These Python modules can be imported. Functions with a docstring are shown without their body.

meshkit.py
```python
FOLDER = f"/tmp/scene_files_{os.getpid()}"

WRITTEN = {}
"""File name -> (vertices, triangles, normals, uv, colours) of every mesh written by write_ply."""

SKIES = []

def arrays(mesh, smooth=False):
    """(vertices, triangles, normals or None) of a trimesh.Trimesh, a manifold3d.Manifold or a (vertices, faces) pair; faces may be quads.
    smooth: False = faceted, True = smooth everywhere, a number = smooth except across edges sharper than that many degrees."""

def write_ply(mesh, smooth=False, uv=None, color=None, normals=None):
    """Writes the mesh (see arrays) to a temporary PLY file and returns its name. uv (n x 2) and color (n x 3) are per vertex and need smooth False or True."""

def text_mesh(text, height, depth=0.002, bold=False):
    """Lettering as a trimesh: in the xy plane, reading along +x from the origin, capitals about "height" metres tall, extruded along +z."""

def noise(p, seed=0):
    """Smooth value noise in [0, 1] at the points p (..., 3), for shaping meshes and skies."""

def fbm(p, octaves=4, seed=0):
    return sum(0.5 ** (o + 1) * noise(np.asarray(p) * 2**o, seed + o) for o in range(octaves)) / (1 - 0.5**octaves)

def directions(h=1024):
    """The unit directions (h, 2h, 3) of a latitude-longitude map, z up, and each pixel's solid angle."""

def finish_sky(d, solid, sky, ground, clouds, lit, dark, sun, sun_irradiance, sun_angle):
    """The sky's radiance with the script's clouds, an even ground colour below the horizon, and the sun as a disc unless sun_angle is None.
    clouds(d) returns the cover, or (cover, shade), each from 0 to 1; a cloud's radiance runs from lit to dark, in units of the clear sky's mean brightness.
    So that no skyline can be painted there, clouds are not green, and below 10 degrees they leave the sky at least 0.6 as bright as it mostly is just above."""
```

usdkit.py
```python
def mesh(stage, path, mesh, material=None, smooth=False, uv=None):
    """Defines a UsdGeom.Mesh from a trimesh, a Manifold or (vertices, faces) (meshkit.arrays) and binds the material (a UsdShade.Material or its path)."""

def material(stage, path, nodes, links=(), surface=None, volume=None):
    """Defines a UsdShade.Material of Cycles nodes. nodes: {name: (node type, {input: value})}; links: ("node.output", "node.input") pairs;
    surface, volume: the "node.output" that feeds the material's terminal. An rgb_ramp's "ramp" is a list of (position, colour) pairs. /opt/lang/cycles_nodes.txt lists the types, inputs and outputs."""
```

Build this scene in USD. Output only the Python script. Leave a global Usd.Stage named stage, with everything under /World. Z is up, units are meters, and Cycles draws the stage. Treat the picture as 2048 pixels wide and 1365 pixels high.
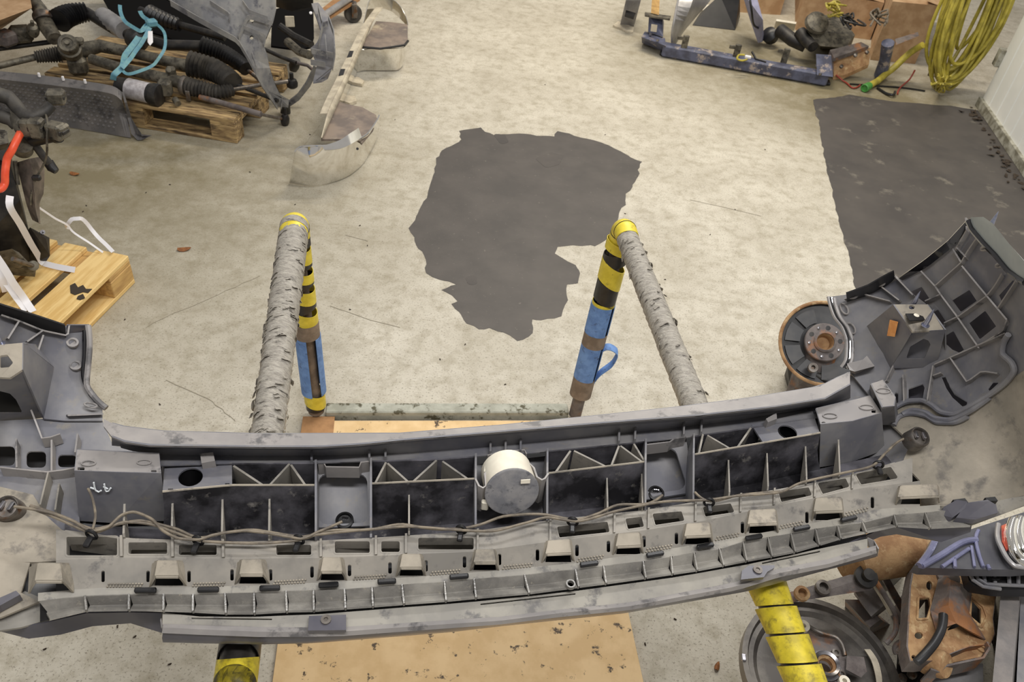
import math, random
import numpy as np, trimesh, usdkit, meshkit
from shapely.geometry import Polygon, LineString, Point, box as sbox
from scipy.interpolate import RBFInterpolator
from pxr import Usd, UsdGeom, UsdLux, UsdShade, Gf, Sdf

stage = Usd.Stage.CreateInMemory()
UsdGeom.SetStageUpAxis(stage, UsdGeom.Tokens.z)
UsdGeom.SetStageMetersPerUnit(stage, 1.0)
UsdGeom.Xform.Define(stage, '/World')
UsdGeom.Scope.Define(stage, '/World/Looks')

# ------------------------------------------------------------------ camera (hand-held, looking down 40 degrees, rolled 7 degrees)
FPX, CX, CY, CAMH = 1630.0, 1024.0, 682.5, 2.25
_dn = np.array([787 - CX, 2577 - CY, FPX]); _up = -_dn / np.linalg.norm(_dn)
_f = np.array([0, 0, 1.0]); _y = _f - _f.dot(_up) * _up; _y /= np.linalg.norm(_y)
RC = np.stack([np.cross(_y, _up), _y, _up])              # image frame (right, down, forward) -> world
cam = UsdGeom.Camera.Define(stage, '/World/camera')
r_, u_, b_ = RC[:, 0], -RC[:, 1], -RC[:, 2]
cam.AddTransformOp().Set(Gf.Matrix4d(*r_, 0, *u_, 0, *b_, 0, 0, 0, CAMH, 1))
cam.CreateHorizontalApertureAttr(36.0); cam.CreateVerticalApertureAttr(36.0 * 1365 / 2048)
cam.CreateFocalLengthAttr(FPX / 2048 * 36.0)
cam.CreateClippingRangeAttr(Gf.Vec2f(0.05, 100))
cam.CreateFStopAttr(9.0); cam.CreateFocusDistanceAttr(1.85)
cam.CreateExposureAttr(0.3)

# ------------------------------------------------------------------ light: ceiling tubes of the workshop and its pale surroundings
dome = UsdLux.DomeLight.Define(stage, '/World/ambient_light')
dome.CreateIntensityAttr(0.10); dome.CreateColorAttr(Gf.Vec3f(1.0, 0.965, 0.93))
def tube_light(name, x, y, z, w, h, rot, inten, col):
    l = UsdLux.RectLight.Define(stage, '/World/' + name)
    l.CreateWidthAttr(w); l.CreateHeightAttr(h); l.CreateIntensityAttr(inten); l.CreateColorAttr(Gf.Vec3f(*col))
    l.AddTranslateOp().Set(Gf.Vec3d(x, y, z)); l.AddRotateZOp().Set(rot)
WARM, COOL = (1.0, 0.90, 0.74), (1.0, 0.99, 0.985)
tube_light('ceiling_light', 0.3, 0.2, 4.2, 2.6, 0.35, 12, 29.0, COOL)
tube_light('ceiling_light_001', 0.9, 3.4, 4.2, 2.6, 0.35, 12, 24.0, COOL)
tube_light('ceiling_light_002', 0.6, 6.6, 4.2, 2.6, 0.35, 12, 42.0, WARM)

# ------------------------------------------------------------------ helpers
def W(x, y, z):
    """The place at height z that the picture shows at pixel (x, y)."""
    d = RC @ np.array([(x - CX) / FPX, (y - CY) / FPX, 1.0])
    return np.array([0, 0, CAMH]) + (z - CAMH) / d[2] * d
def Wn(p):
    p = np.asarray(p, float)
    d = np.stack([(p[:, 0] - CX) / FPX, (p[:, 1] - CY) / FPX, np.ones(len(p))], 1) @ RC.T
    return np.array([0, 0, CAMH]) + ((p[:, 2] - CAMH) / d[:, 2])[:, None] * d
def crop(ox, oy, s):
    """Reads coordinates taken from an enlarged detail of the photograph."""
    return lambda *pts: [(ox + x / s, oy + y / s) for x, y in pts]
def Z(pts, z): return [(p[0], p[1], z) for p in pts]

USED = {}
def numbered(parent, name):
    k = USED.get((parent, name), 0); USED[(parent, name)] = k + 1
    return f'{parent}/{name}' + (f'_{k:03d}' if k else '')
def custom(prim, **kw):
    for k, v in kw.items():
        if v: prim.SetCustomDataByKey(k, v)
class Thing: pass
def thing(name, label, cat, loc=(0, 0, 0), rotz=0.0, group=None, kind=None):
    t = Thing(); t.path = numbered('/World', name); t.loc = np.array(loc, float); t.rot = rotz
    x = UsdGeom.Xform.Define(stage, t.path); x.AddTranslateOp().Set(Gf.Vec3d(*map(float, t.loc))); x.AddRotateZOp().Set(rotz)
    custom(x.GetPrim(), label=label, category=cat, group=group, kind=kind); t.prim = x.GetPrim()
    return t
def join(ms):
    if isinstance(ms, (list, tuple)) and not (len(ms) == 2 and isinstance(ms[0], np.ndarray)):
        return trimesh.util.concatenate([m if isinstance(m, trimesh.Trimesh) else trimesh.Trimesh(*m, process=False) for m in ms])
    return ms if isinstance(ms, trimesh.Trimesh) else trimesh.Trimesh(*ms, process=False)
def part(t, name, mesh, mat, smooth=35, label=None, local=False, parent=None, kind=None):
    m = join(mesh); v = np.array(m.vertices)
    if not local:
        a = math.radians(t.rot); c, s = math.cos(a), math.sin(a)
        v = (v - t.loc) @ np.array([[c, -s, 0], [s, c, 0], [0, 0, 1]])
    p = numbered(parent or t.path, name)
    g = usdkit.mesh(stage, p, trimesh.Trimesh(v, m.faces, process=False), M[mat], smooth=smooth)
    custom(g.GetPrim(), label=label, kind=kind)
    return p
def solo(name, label, cat, mesh, mat, smooth=35, group=None, kind=None):
    p = numbered('/World', name)
    g = usdkit.mesh(stage, p, join(mesh), M[mat], smooth=smooth)
    custom(g.GetPrim(), label=label, category=cat, group=group, kind=kind)
    return p
def copy_of(t, label, loc, rotz=0.0, group=None, cat=None):
    base = t.path.rsplit('/', 1)[1]
    p = numbered('/World', base)
    x = UsdGeom.Xform.Define(stage, p); pr = x.GetPrim()
    pr.GetReferences().AddInternalReference(t.path); pr.SetInstanceable(True)
    x.ClearXformOpOrder()
    x.GetPrim().CreateAttribute('xformOp:translate', Sdf.ValueTypeNames.Double3).Set(Gf.Vec3d(*map(float, loc)))
    x.GetPrim().CreateAttribute('xformOp:rotateZ', Sdf.ValueTypeNames.Float).Set(float(rotz))
    x.GetXformOpOrderAttr().Set(['xformOp:translate', 'xformOp:rotateZ'])
    custom(pr, label=label, category=cat or t.prim.GetCustomDataByKey('category'), group=group)
    return p
def solid(v, f):
    m = trimesh.Trimesh(v, f, process=False)
    if m.volume < 0: m.invert()
    return m
def sheet(rows, th=.003, closed=False):
    """A skin through rows of points (each the same number of points), th thick."""
    g = np.array(rows, float); R, N = g.shape[:2]
    if closed: g = np.concatenate([g, g[:, :1]], 1); N += 1
    du = np.gradient(g, axis=1); dv = np.gradient(g, axis=0)
    n = np.cross(du, dv); n /= np.linalg.norm(n, axis=2, keepdims=True) + 1e-12
    v = np.concatenate([(g + n * th / 2).reshape(-1, 3), (g - n * th / 2).reshape(-1, 3)])
    o = R * N; f = []
    for i in range(R - 1):
        for j in range(N - 1):
            a, b, c, d = i * N + j, i * N + j + 1, (i + 1) * N + j + 1, (i + 1) * N + j
            f += [(a, b, c), (a, c, d), (o + a, o + c, o + b), (o + a, o + d, o + c)]
    ring = [(0, j, 0, j + 1) for j in range(N - 1)] + [(R - 1, j + 1, R - 1, j) for j in range(N - 1)]
    if not closed: ring += [(i + 1, 0, i, 0) for i in range(R - 1)] + [(i, N - 1, i + 1, N - 1) for i in range(R - 1)]
    for i, j, k, l in ring:
        a, b = i * N + j, k * N + l
        f += [(a, o + a, o + b), (a, o + b, b)]
    return solid(v, np.array(f))
def resample(p, n):
    p = np.asarray(p, float); s = np.r_[0, np.cumsum(np.linalg.norm(np.diff(p, axis=0), axis=1))]
    return np.stack([np.interp(np.linspace(0, s[-1], n), s, p[:, k]) for k in range(p.shape[1])], 1)
def spl(p, n=40, closed=False):
    """A smooth curve through the points."""
    from scipy.interpolate import CubicSpline, PchipInterpolator
    p = np.asarray(p, float)
    if closed: p = np.vstack([p, p[:1]])
    s = np.r_[0, np.cumsum(np.sqrt(np.linalg.norm(np.diff(p, axis=0), axis=1) + 1e-9))]
    f = CubicSpline(s, p, bc_type='periodic') if closed else PchipInterpolator(s, p)
    return f(np.linspace(0, s[-1], n))
def tube(p, r, n=10, closed=False, flat=1.0, upv=(0, 0, 1)):
    p = np.asarray(p, float); r = np.broadcast_to(r, (len(p),))
    if closed: t = np.roll(p, -1, 0) - np.roll(p, 1, 0)
    else: t = np.gradient(p, axis=0)
    t /= np.linalg.norm(t, axis=1, keepdims=True) + 1e-12
    a = np.cross(t[0], upv)
    if np.linalg.norm(a) < .1: a = np.cross(t[0], (1, 0.3, 0))
    A = []
    for k in range(len(p)):
        a = a - a.dot(t[k]) * t[k]; a /= np.linalg.norm(a) + 1e-12; A.append(a)
    A = np.array(A); B = np.cross(t, A); an = np.arange(n) * 2 * np.pi / n
    v = p[:, None] + r[:, None, None] * (np.cos(an)[None, :, None] * A[:, None] + flat * np.sin(an)[None, :, None] * B[:, None])
    K = len(p); f = []
    for i in range(K if closed else K - 1):
        for j in range(n):
            q, w = i * n, ((i + 1) % K) * n; j2 = (j + 1) % n
            f += [(q + j, q + j2, w + j2), (q + j, w + j2, w + j)]
    v = v.reshape(-1, 3)
    if not closed:
        v = np.vstack([v, p[0], p[-1]]); e0, e1 = len(v) - 2, len(v) - 1
        for j in range(n):
            f += [(e0, (j + 1) % n, j), (e1, (K - 1) * n + j, (K - 1) * n + (j + 1) % n)]
    return solid(v, np.array(f))
def rod(a, b, r, n=14): return tube([a, b], r, n)
def frame(axis):
    z = np.asarray(axis, float); z = z / np.linalg.norm(z)
    x = np.cross((0, 0, 1) if abs(z[2]) < .9 else (1, 0, 0), z); x /= np.linalg.norm(x)
    return x, np.cross(z, x), z
def lathe(profile, origin, axis, n=32, caps=True):
    """profile: (radius, distance along the axis), turned about the axis."""
    x, y, z = frame(axis); an = np.arange(n) * 2 * np.pi / n
    v, f = [], []; K = len(profile)
    for r, h in profile:
        for a in an: v.append(np.asarray(origin) + z * h + r * (math.cos(a) * x + math.sin(a) * y))
    for i in range(K - 1):
        for j in range(n):
            a, b, c, d = i * n + j, i * n + (j + 1) % n, (i + 1) * n + (j + 1) % n, (i + 1) * n + j
            f += [(a, b, c), (a, c, d)]
    for i, s in ((0, 1), (K - 1, -1)):
        if caps and profile[i][0] > 1e-6:
            v.append(np.asarray(origin) + z * profile[i][1]); e = len(v) - 1
            for j in range(n):
                q = (e, i * n + (j + 1) % n, i * n + j)
                f.append(q if s > 0 else q[::-1])
    return solid(np.array(v), np.array(f))
def hull(pts): return trimesh.convex.convex_hull(np.asarray(pts, float))
def cbox(c, size, ax=None, ch=.004):
    """A box with chamfered edges; ax: its three axes as rows."""
    s = np.array(size, float) / 2; ch = min(ch, s.min() * .45); pts = []
    for sx in (-1, 1):
        for sy in (-1, 1):
            for sz in (-1, 1):
                q = np.array([sx, sy, sz]) * s
                for k in range(3):
                    w = q - np.array([sx, sy, sz]) * ch; w[k] = q[k]; pts.append(w)
    pts = np.array(pts)
    if ax is not None: pts = pts @ np.asarray(ax)
    return hull(pts + np.asarray(c))
def zlin(pts):
    p = np.asarray(pts, float)
    if len(p) <= 4:
        A = np.c_[p[:, :2] - p[:, :2].mean(0), np.ones(len(p))]; k = np.linalg.lstsq(A, p[:, 2], rcond=None)[0]; m = p[:, :2].mean(0)
        return lambda q: (np.asarray(q) - m) @ k[:2] + k[2]
    p[:, :2] += np.random.RandomState(1).uniform(-.01, .01, (len(p), 2))
    f = RBFInterpolator(p[:, :2], p[:, 2], kernel='linear', degree=1)
    return lambda q: f(np.asarray(q, float))
def plate(outer, zf, th=.004, holes=(), cell=45, d=(0, 0, -1.0)):
    """A panel of thickness th whose outline (and cut-outs) were read from the photograph and whose height is zf."""
    P = Polygon([p[:2] for p in outer]).buffer(0)
    for h in holes: P = P.difference(h if not isinstance(h, (list, tuple)) else Polygon([p[:2] for p in h]).buffer(0))
    x0, y0, x1, y1 = P.bounds; idx, V, F = {}, [], []
    for cx in np.arange(math.floor(x0 / cell) * cell, x1, cell):
        for cy in np.arange(math.floor(y0 / cell) * cell, y1, cell):
            q = P.intersection(sbox(cx, cy, cx + cell, cy + cell))
            for g in getattr(q, 'geoms', [q]):
                if g.geom_type != 'Polygon' or g.area < .05: continue
                v, f = trimesh.creation.triangulate_polygon(g, engine='earcut')
                ids = []
                for p in v:
                    k = (round(p[0], 2), round(p[1], 2))
                    if k not in idx: idx[k] = len(V); V.append(k)
                    ids.append(idx[k])
                for t in f:
                    t = [ids[i] for i in t]
                    if len(set(t)) == 3: F.append(t)
    V = np.array(V, float); F = np.array(F)
    a = V[F[:, 1]] - V[F[:, 0]]; b = V[F[:, 2]] - V[F[:, 0]]
    flip = a[:, 0] * b[:, 1] - a[:, 1] * b[:, 0] > 0
    F[flip] = F[flip][:, ::-1]
    top = Wn(np.c_[V, zf(V)]); bot = top + th * np.asarray(d)
    e = np.vstack([F[:, [0, 1]], F[:, [1, 2]], F[:, [2, 0]]]); S = set(map(tuple, e.tolist()))
    n = len(V); f = [*F.tolist(), *(F[:, ::-1] + n).tolist()]
    for i, j in e.tolist():
        if (j, i) not in S: f += [(j, i, i + n), (j, i + n, j + n)]
    return trimesh.Trimesh(np.vstack([top, bot]), np.array(f), process=False)
def pplate(pts, th=.004, holes=(), **k): return plate(pts, zlin(pts), th, holes, **k)
def rrect(x0, y0, x1, y1, r=3): return sbox(x0 + r, y0 + r, x1 - r, y1 - r).buffer(r, quad_segs=3)
def rpoly(pts, r=3): return Polygon(pts).buffer(-r).buffer(r, quad_segs=3)
def ell(x, y, rx, ry, rot=0, n=28):
    a = np.arange(n) * 2 * np.pi / n; c, s = math.cos(rot), math.sin(rot)
    return [(x + rx * math.cos(t) * c - ry * math.sin(t) * s, y + rx * math.cos(t) * s + ry * math.sin(t) * c) for t in a]
def rib(pts, h, th=.003, h2=None):
    """An upright web whose top edge runs through the points."""
    t = Wn(pts); hh = np.linspace(h, h if h2 is None else h2, len(t)); b = t - np.c_[np.zeros((len(t), 2)), hh]
    return sheet([t, b], th)
def slab(pts, d, th):
    p = np.asarray(pts, float); d = np.asarray(d, float) / np.linalg.norm(d)
    return hull(np.vstack([p - d * th / 2, p + d * th / 2]))
class Row:
    def __init__(s, z, *pts, bow=True):
        s.p = np.array(sorted(pts), float); s.z0 = z; s.bow = bow
    def y(s, x): return np.interp(x, s.p[:, 0], s.p[:, 1])
    def z(s, x): return s.z0 + (.05 * ((np.asarray(x) - 1020) / 900) ** 2 if s.bow else 0 * np.asarray(x))
    def P(s, x): return W(x, float(s.y(x)), float(s.z(x)))
def strip(A, B, x0, x1, th=.003, holes=(), cell=40):
    xs = np.unique(np.r_[x0, x1, [x for x in np.r_[A.p[:, 0], B.p[:, 0], np.arange(0, 2060, 30)] if x0 < x < x1]])
    out = [(x, float(A.y(x))) for x in xs] + [(x, float(B.y(x))) for x in xs[::-1]]
    def zf(q):
        x, y = q[:, 0], q[:, 1]; t = np.clip((y - A.y(x)) / np.maximum(B.y(x) - A.y(x), .5), 0, 1)
        return A.z(x) * (1 - t) + B.z(x) * t
    return plate(out, zf, th, holes, cell)

# ------------------------------------------------------------------ materials
M = {}
def srgb(c):
    c = np.array(c, float) / 255
    return tuple(np.where(c <= .04045, c / 12.92, ((c + .055) / 1.055) ** 2.4))
def mat(name, c1, c2=None, rough=.5, metal=0, scale=8, lo=.4, hi=.6, detail=6, c3=None, scale3=30, lo3=.55, hi3=.65, bump=0, bscale=150, stretch=None, spec=.5, coat=0, obj=False, fine=.6):
    c1 = srgb(c1); nodes = {'g': ('texture_coordinate', {}) if obj else ('geometry', {}), 'map': ('mapping', {'scale': stretch or (1, 1, 1)}), 'p': ('principled_bsdf', {'roughness': rough, 'metallic': metal, 'base_color': c1, 'specular_ior_level': spec, 'coat_weight': coat})}
    src = 'g.object' if obj else 'g.position'; links = [(src, 'map.vector')]
    col = None
    if c2 is not None:
        nodes['n'] = ('noise_texture', {'scale': scale, 'detail': detail, 'roughness': fine}); nodes['r'] = ('rgb_ramp', {'ramp': [(lo, c1), (hi, srgb(c2))]})
        links += [('map.vector', 'n.vector'), ('n.fac', 'r.fac')]; col = 'r.color'
    if c3 is not None:
        nodes['n3'] = ('noise_texture', {'scale': scale3, 'detail': 5.0, 'roughness': .65}); nodes['r3'] = ('rgb_ramp', {'ramp': [(lo3, (0, 0, 0)), (hi3, (1, 1, 1))]}); nodes['m3'] = ('mix_color', {'a': c1, 'b': srgb(c3)})
        links += [('map.vector', 'n3.vector'), ('n3.fac', 'r3.fac'), ('r3.color', 'm3.fac')]
        if col: links.append((col, 'm3.a'))
        col = 'm3.result'
    if col: links.append((col, 'p.base_color'))
    if bump:
        nodes['bn'] = ('noise_texture', {'scale': bscale, 'detail': 3.0}); nodes['b'] = ('bump', {'strength': bump, 'distance': .004})
        links += [('map.vector', 'bn.vector'), ('bn.fac', 'b.height'), ('b.normal', 'p.normal')]
    M[name] = usdkit.material(stage, '/World/Looks/' + name, nodes, links, surface='p.BSDF')
def radial_tint(n, c, r):
    return {'mp' + n: ('mapping', {'location': tuple(-np.array(c) / r), 'scale': (1 / r,) * 3}), 'sp' + n: ('gradient_texture', {'gradient_type': 'spherical'})}, [('g.position', f'mp{n}.vector'), (f'mp{n}.vector', f'sp{n}.vector')]
_n = {'g': ('geometry', {}), 'p': ('principled_bsdf', {'roughness': .7, 'specular_ior_level': .35}),
      'na': ('noise_texture', {'scale': 2.2, 'detail': 9.0, 'roughness': .68}), 'ra': ('rgb_ramp', {'ramp': [(.36, srgb((184, 177, 161))), (.64, srgb((206, 200, 185)))]}),
      'nb': ('noise_texture', {'scale': 130.0, 'detail': 3.0, 'roughness': .6}), 'rb': ('rgb_ramp', {'ramp': [(.56, (0, 0, 0)), (.7, (.8, .8, .8))]}), 'mb': ('mix_color', {'b': srgb((120, 112, 98))}),
      'nc': ('noise_texture', {'scale': 14.0, 'detail': 6.0, 'roughness': .7}), 'rc': ('rgb_ramp', {'ramp': [(.46, (0, 0, 0)), (.72, (.75, .75, .75))]}), 'mc': ('mix_color', {'b': srgb((150, 141, 120))}),
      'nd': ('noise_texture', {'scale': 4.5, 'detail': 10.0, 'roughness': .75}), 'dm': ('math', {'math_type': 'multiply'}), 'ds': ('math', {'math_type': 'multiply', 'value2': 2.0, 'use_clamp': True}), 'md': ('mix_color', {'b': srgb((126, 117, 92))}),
      'ad': ('math', {'math_type': 'add'}), 'ad2': ('math', {'math_type': 'add'}), 'bn': ('noise_texture', {'scale': 90.0, 'detail': 3.0}), 'b': ('bump', {'strength': .25, 'distance': .003})}
_l = [('g.position', k + '.vector') for k in ('na', 'nb', 'nc', 'nd', 'bn')] + [('na.fac', 'ra.fac'), ('nb.fac', 'rb.fac'), ('nc.fac', 'rc.fac'), ('ra.color', 'mc.a'), ('rc.color', 'mc.fac'), ('mc.result', 'mb.a'), ('rb.color', 'mb.fac'), ('mb.result', 'md.a'), ('md.result', 'p.base_color'), ('bn.fac', 'b.height'), ('b.normal', 'p.normal')]
for k_, c_, r_s in (('1', (-2.3, 3.6, 0), 2.1), ('2', (1.6, 6.3, 0), 1.5), ('3', (2.6, 5.4, 0), 1.3)):  # floor turns darker and more olive towards three centres
    a_, b_l = radial_tint(k_, c_, r_s); _n.update(a_); _l += b_l
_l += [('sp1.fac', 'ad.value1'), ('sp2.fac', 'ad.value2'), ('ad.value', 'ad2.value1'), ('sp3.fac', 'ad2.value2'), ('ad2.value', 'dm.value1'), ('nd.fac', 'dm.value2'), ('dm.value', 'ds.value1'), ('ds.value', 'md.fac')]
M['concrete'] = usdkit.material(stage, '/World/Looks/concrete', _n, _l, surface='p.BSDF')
mat('coating', (72, 68, 65), (84, 79, 75), rough=.55, scale=5, lo=.35, hi=.65, c3=(112, 106, 98), scale3=45, lo3=.64, hi3=.72, bump=.1)
mat('coating_scuffed', (68, 64, 62), (82, 77, 73), rough=.6, scale=4, lo=.35, hi=.65, c3=(132, 126, 114), scale3=5.5, lo3=.6, hi3=.76, bump=.1)
mat('wall_white', (238, 238, 232), (226, 227, 222), rough=.45, scale=2)
mat('wall_dirty', (176, 174, 160), (120, 116, 100), rough=.6, scale=14)
mat('plastic_lattice', (34, 33, 36), (104, 102, 108), rough=.42, scale=11, lo=.40, hi=.70, c3=(124, 120, 116), scale3=35, lo3=.60, hi3=.74)
mat('plastic_wing', (103, 103, 110), (130, 128, 128), rough=.5, scale=9, lo=.38, hi=.62, c3=(130, 124, 114), scale3=28, lo3=.6, hi3=.75)
mat('plastic_shelf', (122, 118, 111), (148, 142, 132), rough=.6, scale=9, lo=.38, hi=.62, c3=(92, 89, 86), scale3=26, lo3=.56, hi3=.7)
mat('plastic_dust', (134, 127, 114), (160, 151, 136), rough=.75, scale=12, lo=.36, hi=.64, c3=(104, 99, 92), scale3=20, lo3=.54, hi3=.68, bump=.1)
mat('plastic_rim', (136, 132, 130), (152, 147, 143), rough=.42, scale=10, lo=.4, hi=.62, c3=(96, 94, 94), scale3=18)
mat('plastic_slat', (114, 111, 106), (150, 146, 138), rough=.26, scale=12, lo=.4, hi=.62, c3=(152, 146, 134), scale3=90, lo3=.6, hi3=.72, bump=.15, bscale=220)
mat('plastic_valance', (130, 126, 118), (150, 145, 134), rough=.55, scale=10, c3=(98, 95, 92), scale3=22)
mat('plastic_skin', (74, 73, 82), (92, 90, 96), rough=.3, scale=7, coat=.2)
mat('plastic_black', (18, 18, 20), (32, 31, 32), rough=.4, scale=12)
mat('gloss_black', (14, 14, 18), rough=.1, coat=1.0)
mat('fog_plastic', (150, 156, 154), (168, 172, 168), rough=.25, scale=8)
mat('wire', (92, 84, 74), (128, 117, 100), rough=.6, scale=40)
mat('white_plastic', (232, 226, 208), (222, 214, 196), rough=.4, scale=20)
mat('horn_face', (112, 112, 116), (136, 134, 134), rough=.5, scale=28, c3=(90, 90, 94), scale3=60)
mat('chalk', (226, 230, 232), rough=.8)
mat('orange_label', (248, 176, 104), (236, 158, 88), rough=.5, scale=60)
mat('steel', (170, 168, 172), (130, 128, 130), rough=.3, metal=1, scale=20)
mat('steel_dull', (132, 126, 120), (90, 84, 78), rough=.45, metal=.7, scale=18, c3=(110, 80, 56), scale3=25)
mat('screw', (176, 180, 200), (150, 152, 170), rough=.25, metal=.8, scale=40)
mat('rust', (172, 138, 98), (140, 104, 70), rough=.8, scale=16, c3=(186, 158, 118), scale3=28, bump=.3)
mat('rust_grey', (112, 104, 100), (86, 78, 76), rough=.6, scale=14, lo=.42, hi=.58, c3=(146, 98, 60), scale3=9, lo3=.52, hi3=.64, bump=.2)
mat('grey_tape', (140, 134, 125), (182, 176, 164), rough=.42, scale=60, lo=.35, hi=.65, c3=(66, 60, 54), scale3=30, lo3=.56, hi3=.68, bump=.8, bscale=160, stretch=(1, 3.2, 1))
mat('yellow_tape', (226, 206, 66), (206, 186, 52), rough=.4, scale=30, c3=(120, 104, 40), scale3=40, lo3=.62, hi3=.74)
mat('yellow_dirty', (206, 186, 44), (176, 158, 36), rough=.45, scale=25, c3=(104, 94, 36), scale3=45, lo3=.5, hi3=.72)
mat('black_tape', (30, 28, 26), (44, 41, 38), rough=.35, scale=30)
mat('blue_cloth', (112, 150, 206), (94, 130, 186), rough=.7, scale=30, c3=(70, 86, 118), scale3=45, lo3=.58, hi3=.7, bump=.3)
mat('foam_brown', (140, 124, 108), (116, 102, 88), rough=.8, scale=25, bump=.3)
mat('plywood', (230, 198, 148), (216, 182, 130), rough=.6, scale=10, c3=(84, 68, 50), scale3=22, lo3=.6, hi3=.65, bump=.05)
mat('plywood_edge', (176, 132, 88), (150, 110, 72), rough=.7, scale=14)
mat('painted_wood', (178, 178, 164), (150, 150, 136), rough=.7, scale=14, c3=(84, 80, 60), scale3=22, lo3=.54, hi3=.62)
mat('pine', (232, 200, 136), (214, 176, 108), rough=.6, scale=6, stretch=(1, 9, 9), obj=True, bump=.1)
mat('pine_side', (206, 168, 104), (176, 138, 84), rough=.65, scale=6, stretch=(1, 9, 9), obj=True)
mat('pine_old', (192, 164, 116), (132, 108, 76), rough=.7, scale=7, stretch=(1, 6, 6), obj=True, c3=(70, 54, 38), scale3=5, lo3=.52, hi3=.64)
mat('dark_stain', (150, 142, 124), rough=.8)
mat('dark_crumb', (60, 50, 40), rough=.9)
# ------------------------------------------------------------------ floor, its worn coating, the right wall
floor = thing('floor', 'worn pale concrete workshop floor with dark remains of an old coating', 'floor', kind='structure')
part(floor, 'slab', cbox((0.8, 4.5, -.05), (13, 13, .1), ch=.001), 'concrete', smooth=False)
def gp(pts): return [(x, y, 0) for x, y in pts]
def coat(name, px, mat_, h, label, rough=0.0):
    P = Polygon([tuple(W(x, y, 0)[:2]) for x, y in px]).segmentize(.04)
    c = np.array(P.exterior.coords)[:-1]
    if rough:
        c = c + rough * (np.stack([meshkit.fbm(np.c_[c * 16, c[:, :1] * 0 + k], seed=7 + k) for k in (0, 1)], 1) - .5)
    m = trimesh.creation.extrude_polygon(Polygon(c).buffer(0), h, engine='earcut'); part(floor, name, m, mat_, smooth=False, label=label)
coat('coating_patch', [(920,262),(960,255),(985,272),(1040,268),(1108,272),(1115,262),(1200,285),(1245,305),(1283,325),(1265,370),(1252,395),(1240,430),(1225,470),(1190,492),(1115,495),(1112,510),(1150,530),(1163,550),(1150,565),(1130,572),(1133,600),(1120,630),(1085,645),(1060,640),(1063,665),(1030,683),(1010,665),(985,655),(960,660),(935,650),(922,625),(905,610),(920,600),(880,578),(910,568),(855,548),(850,520),(835,490),(820,455),(835,425),(855,395),(868,345),(880,305),(925,280)], 'coating', .0015, 'dark grey ragged patch of old coating', .05)
coat('coating_edge', [(1626,200),(1640,260),(1652,330),(1668,400),(1685,470),(1700,525),(1712,580),(1740,640),(1800,760),(2200,760),(2300,560),(2052,352),(1956,222),(1900,212),(1800,205),(1700,190)], 'coating_scuffed', .0015, 'dark scuffed coating beside the wall', .03)
# worn islands where concrete shows through the patch
for c, px in enumerate(([(1070,318),(1100,305),(1128,312),(1118,330),(1092,337)], [(930,556),(952,548),(955,568),(938,573)], [(985,268),(1010,270),(1018,285),(1002,290)])):
    P = Polygon([tuple(W(x, y, 0)[:2]) for x, y in px]).buffer(-.02).buffer(.02)
    part(floor, 'worn_spot', trimesh.creation.extrude_polygon(P, .0022, engine='earcut'), 'coating_scuffed', smooth=False)
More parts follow.
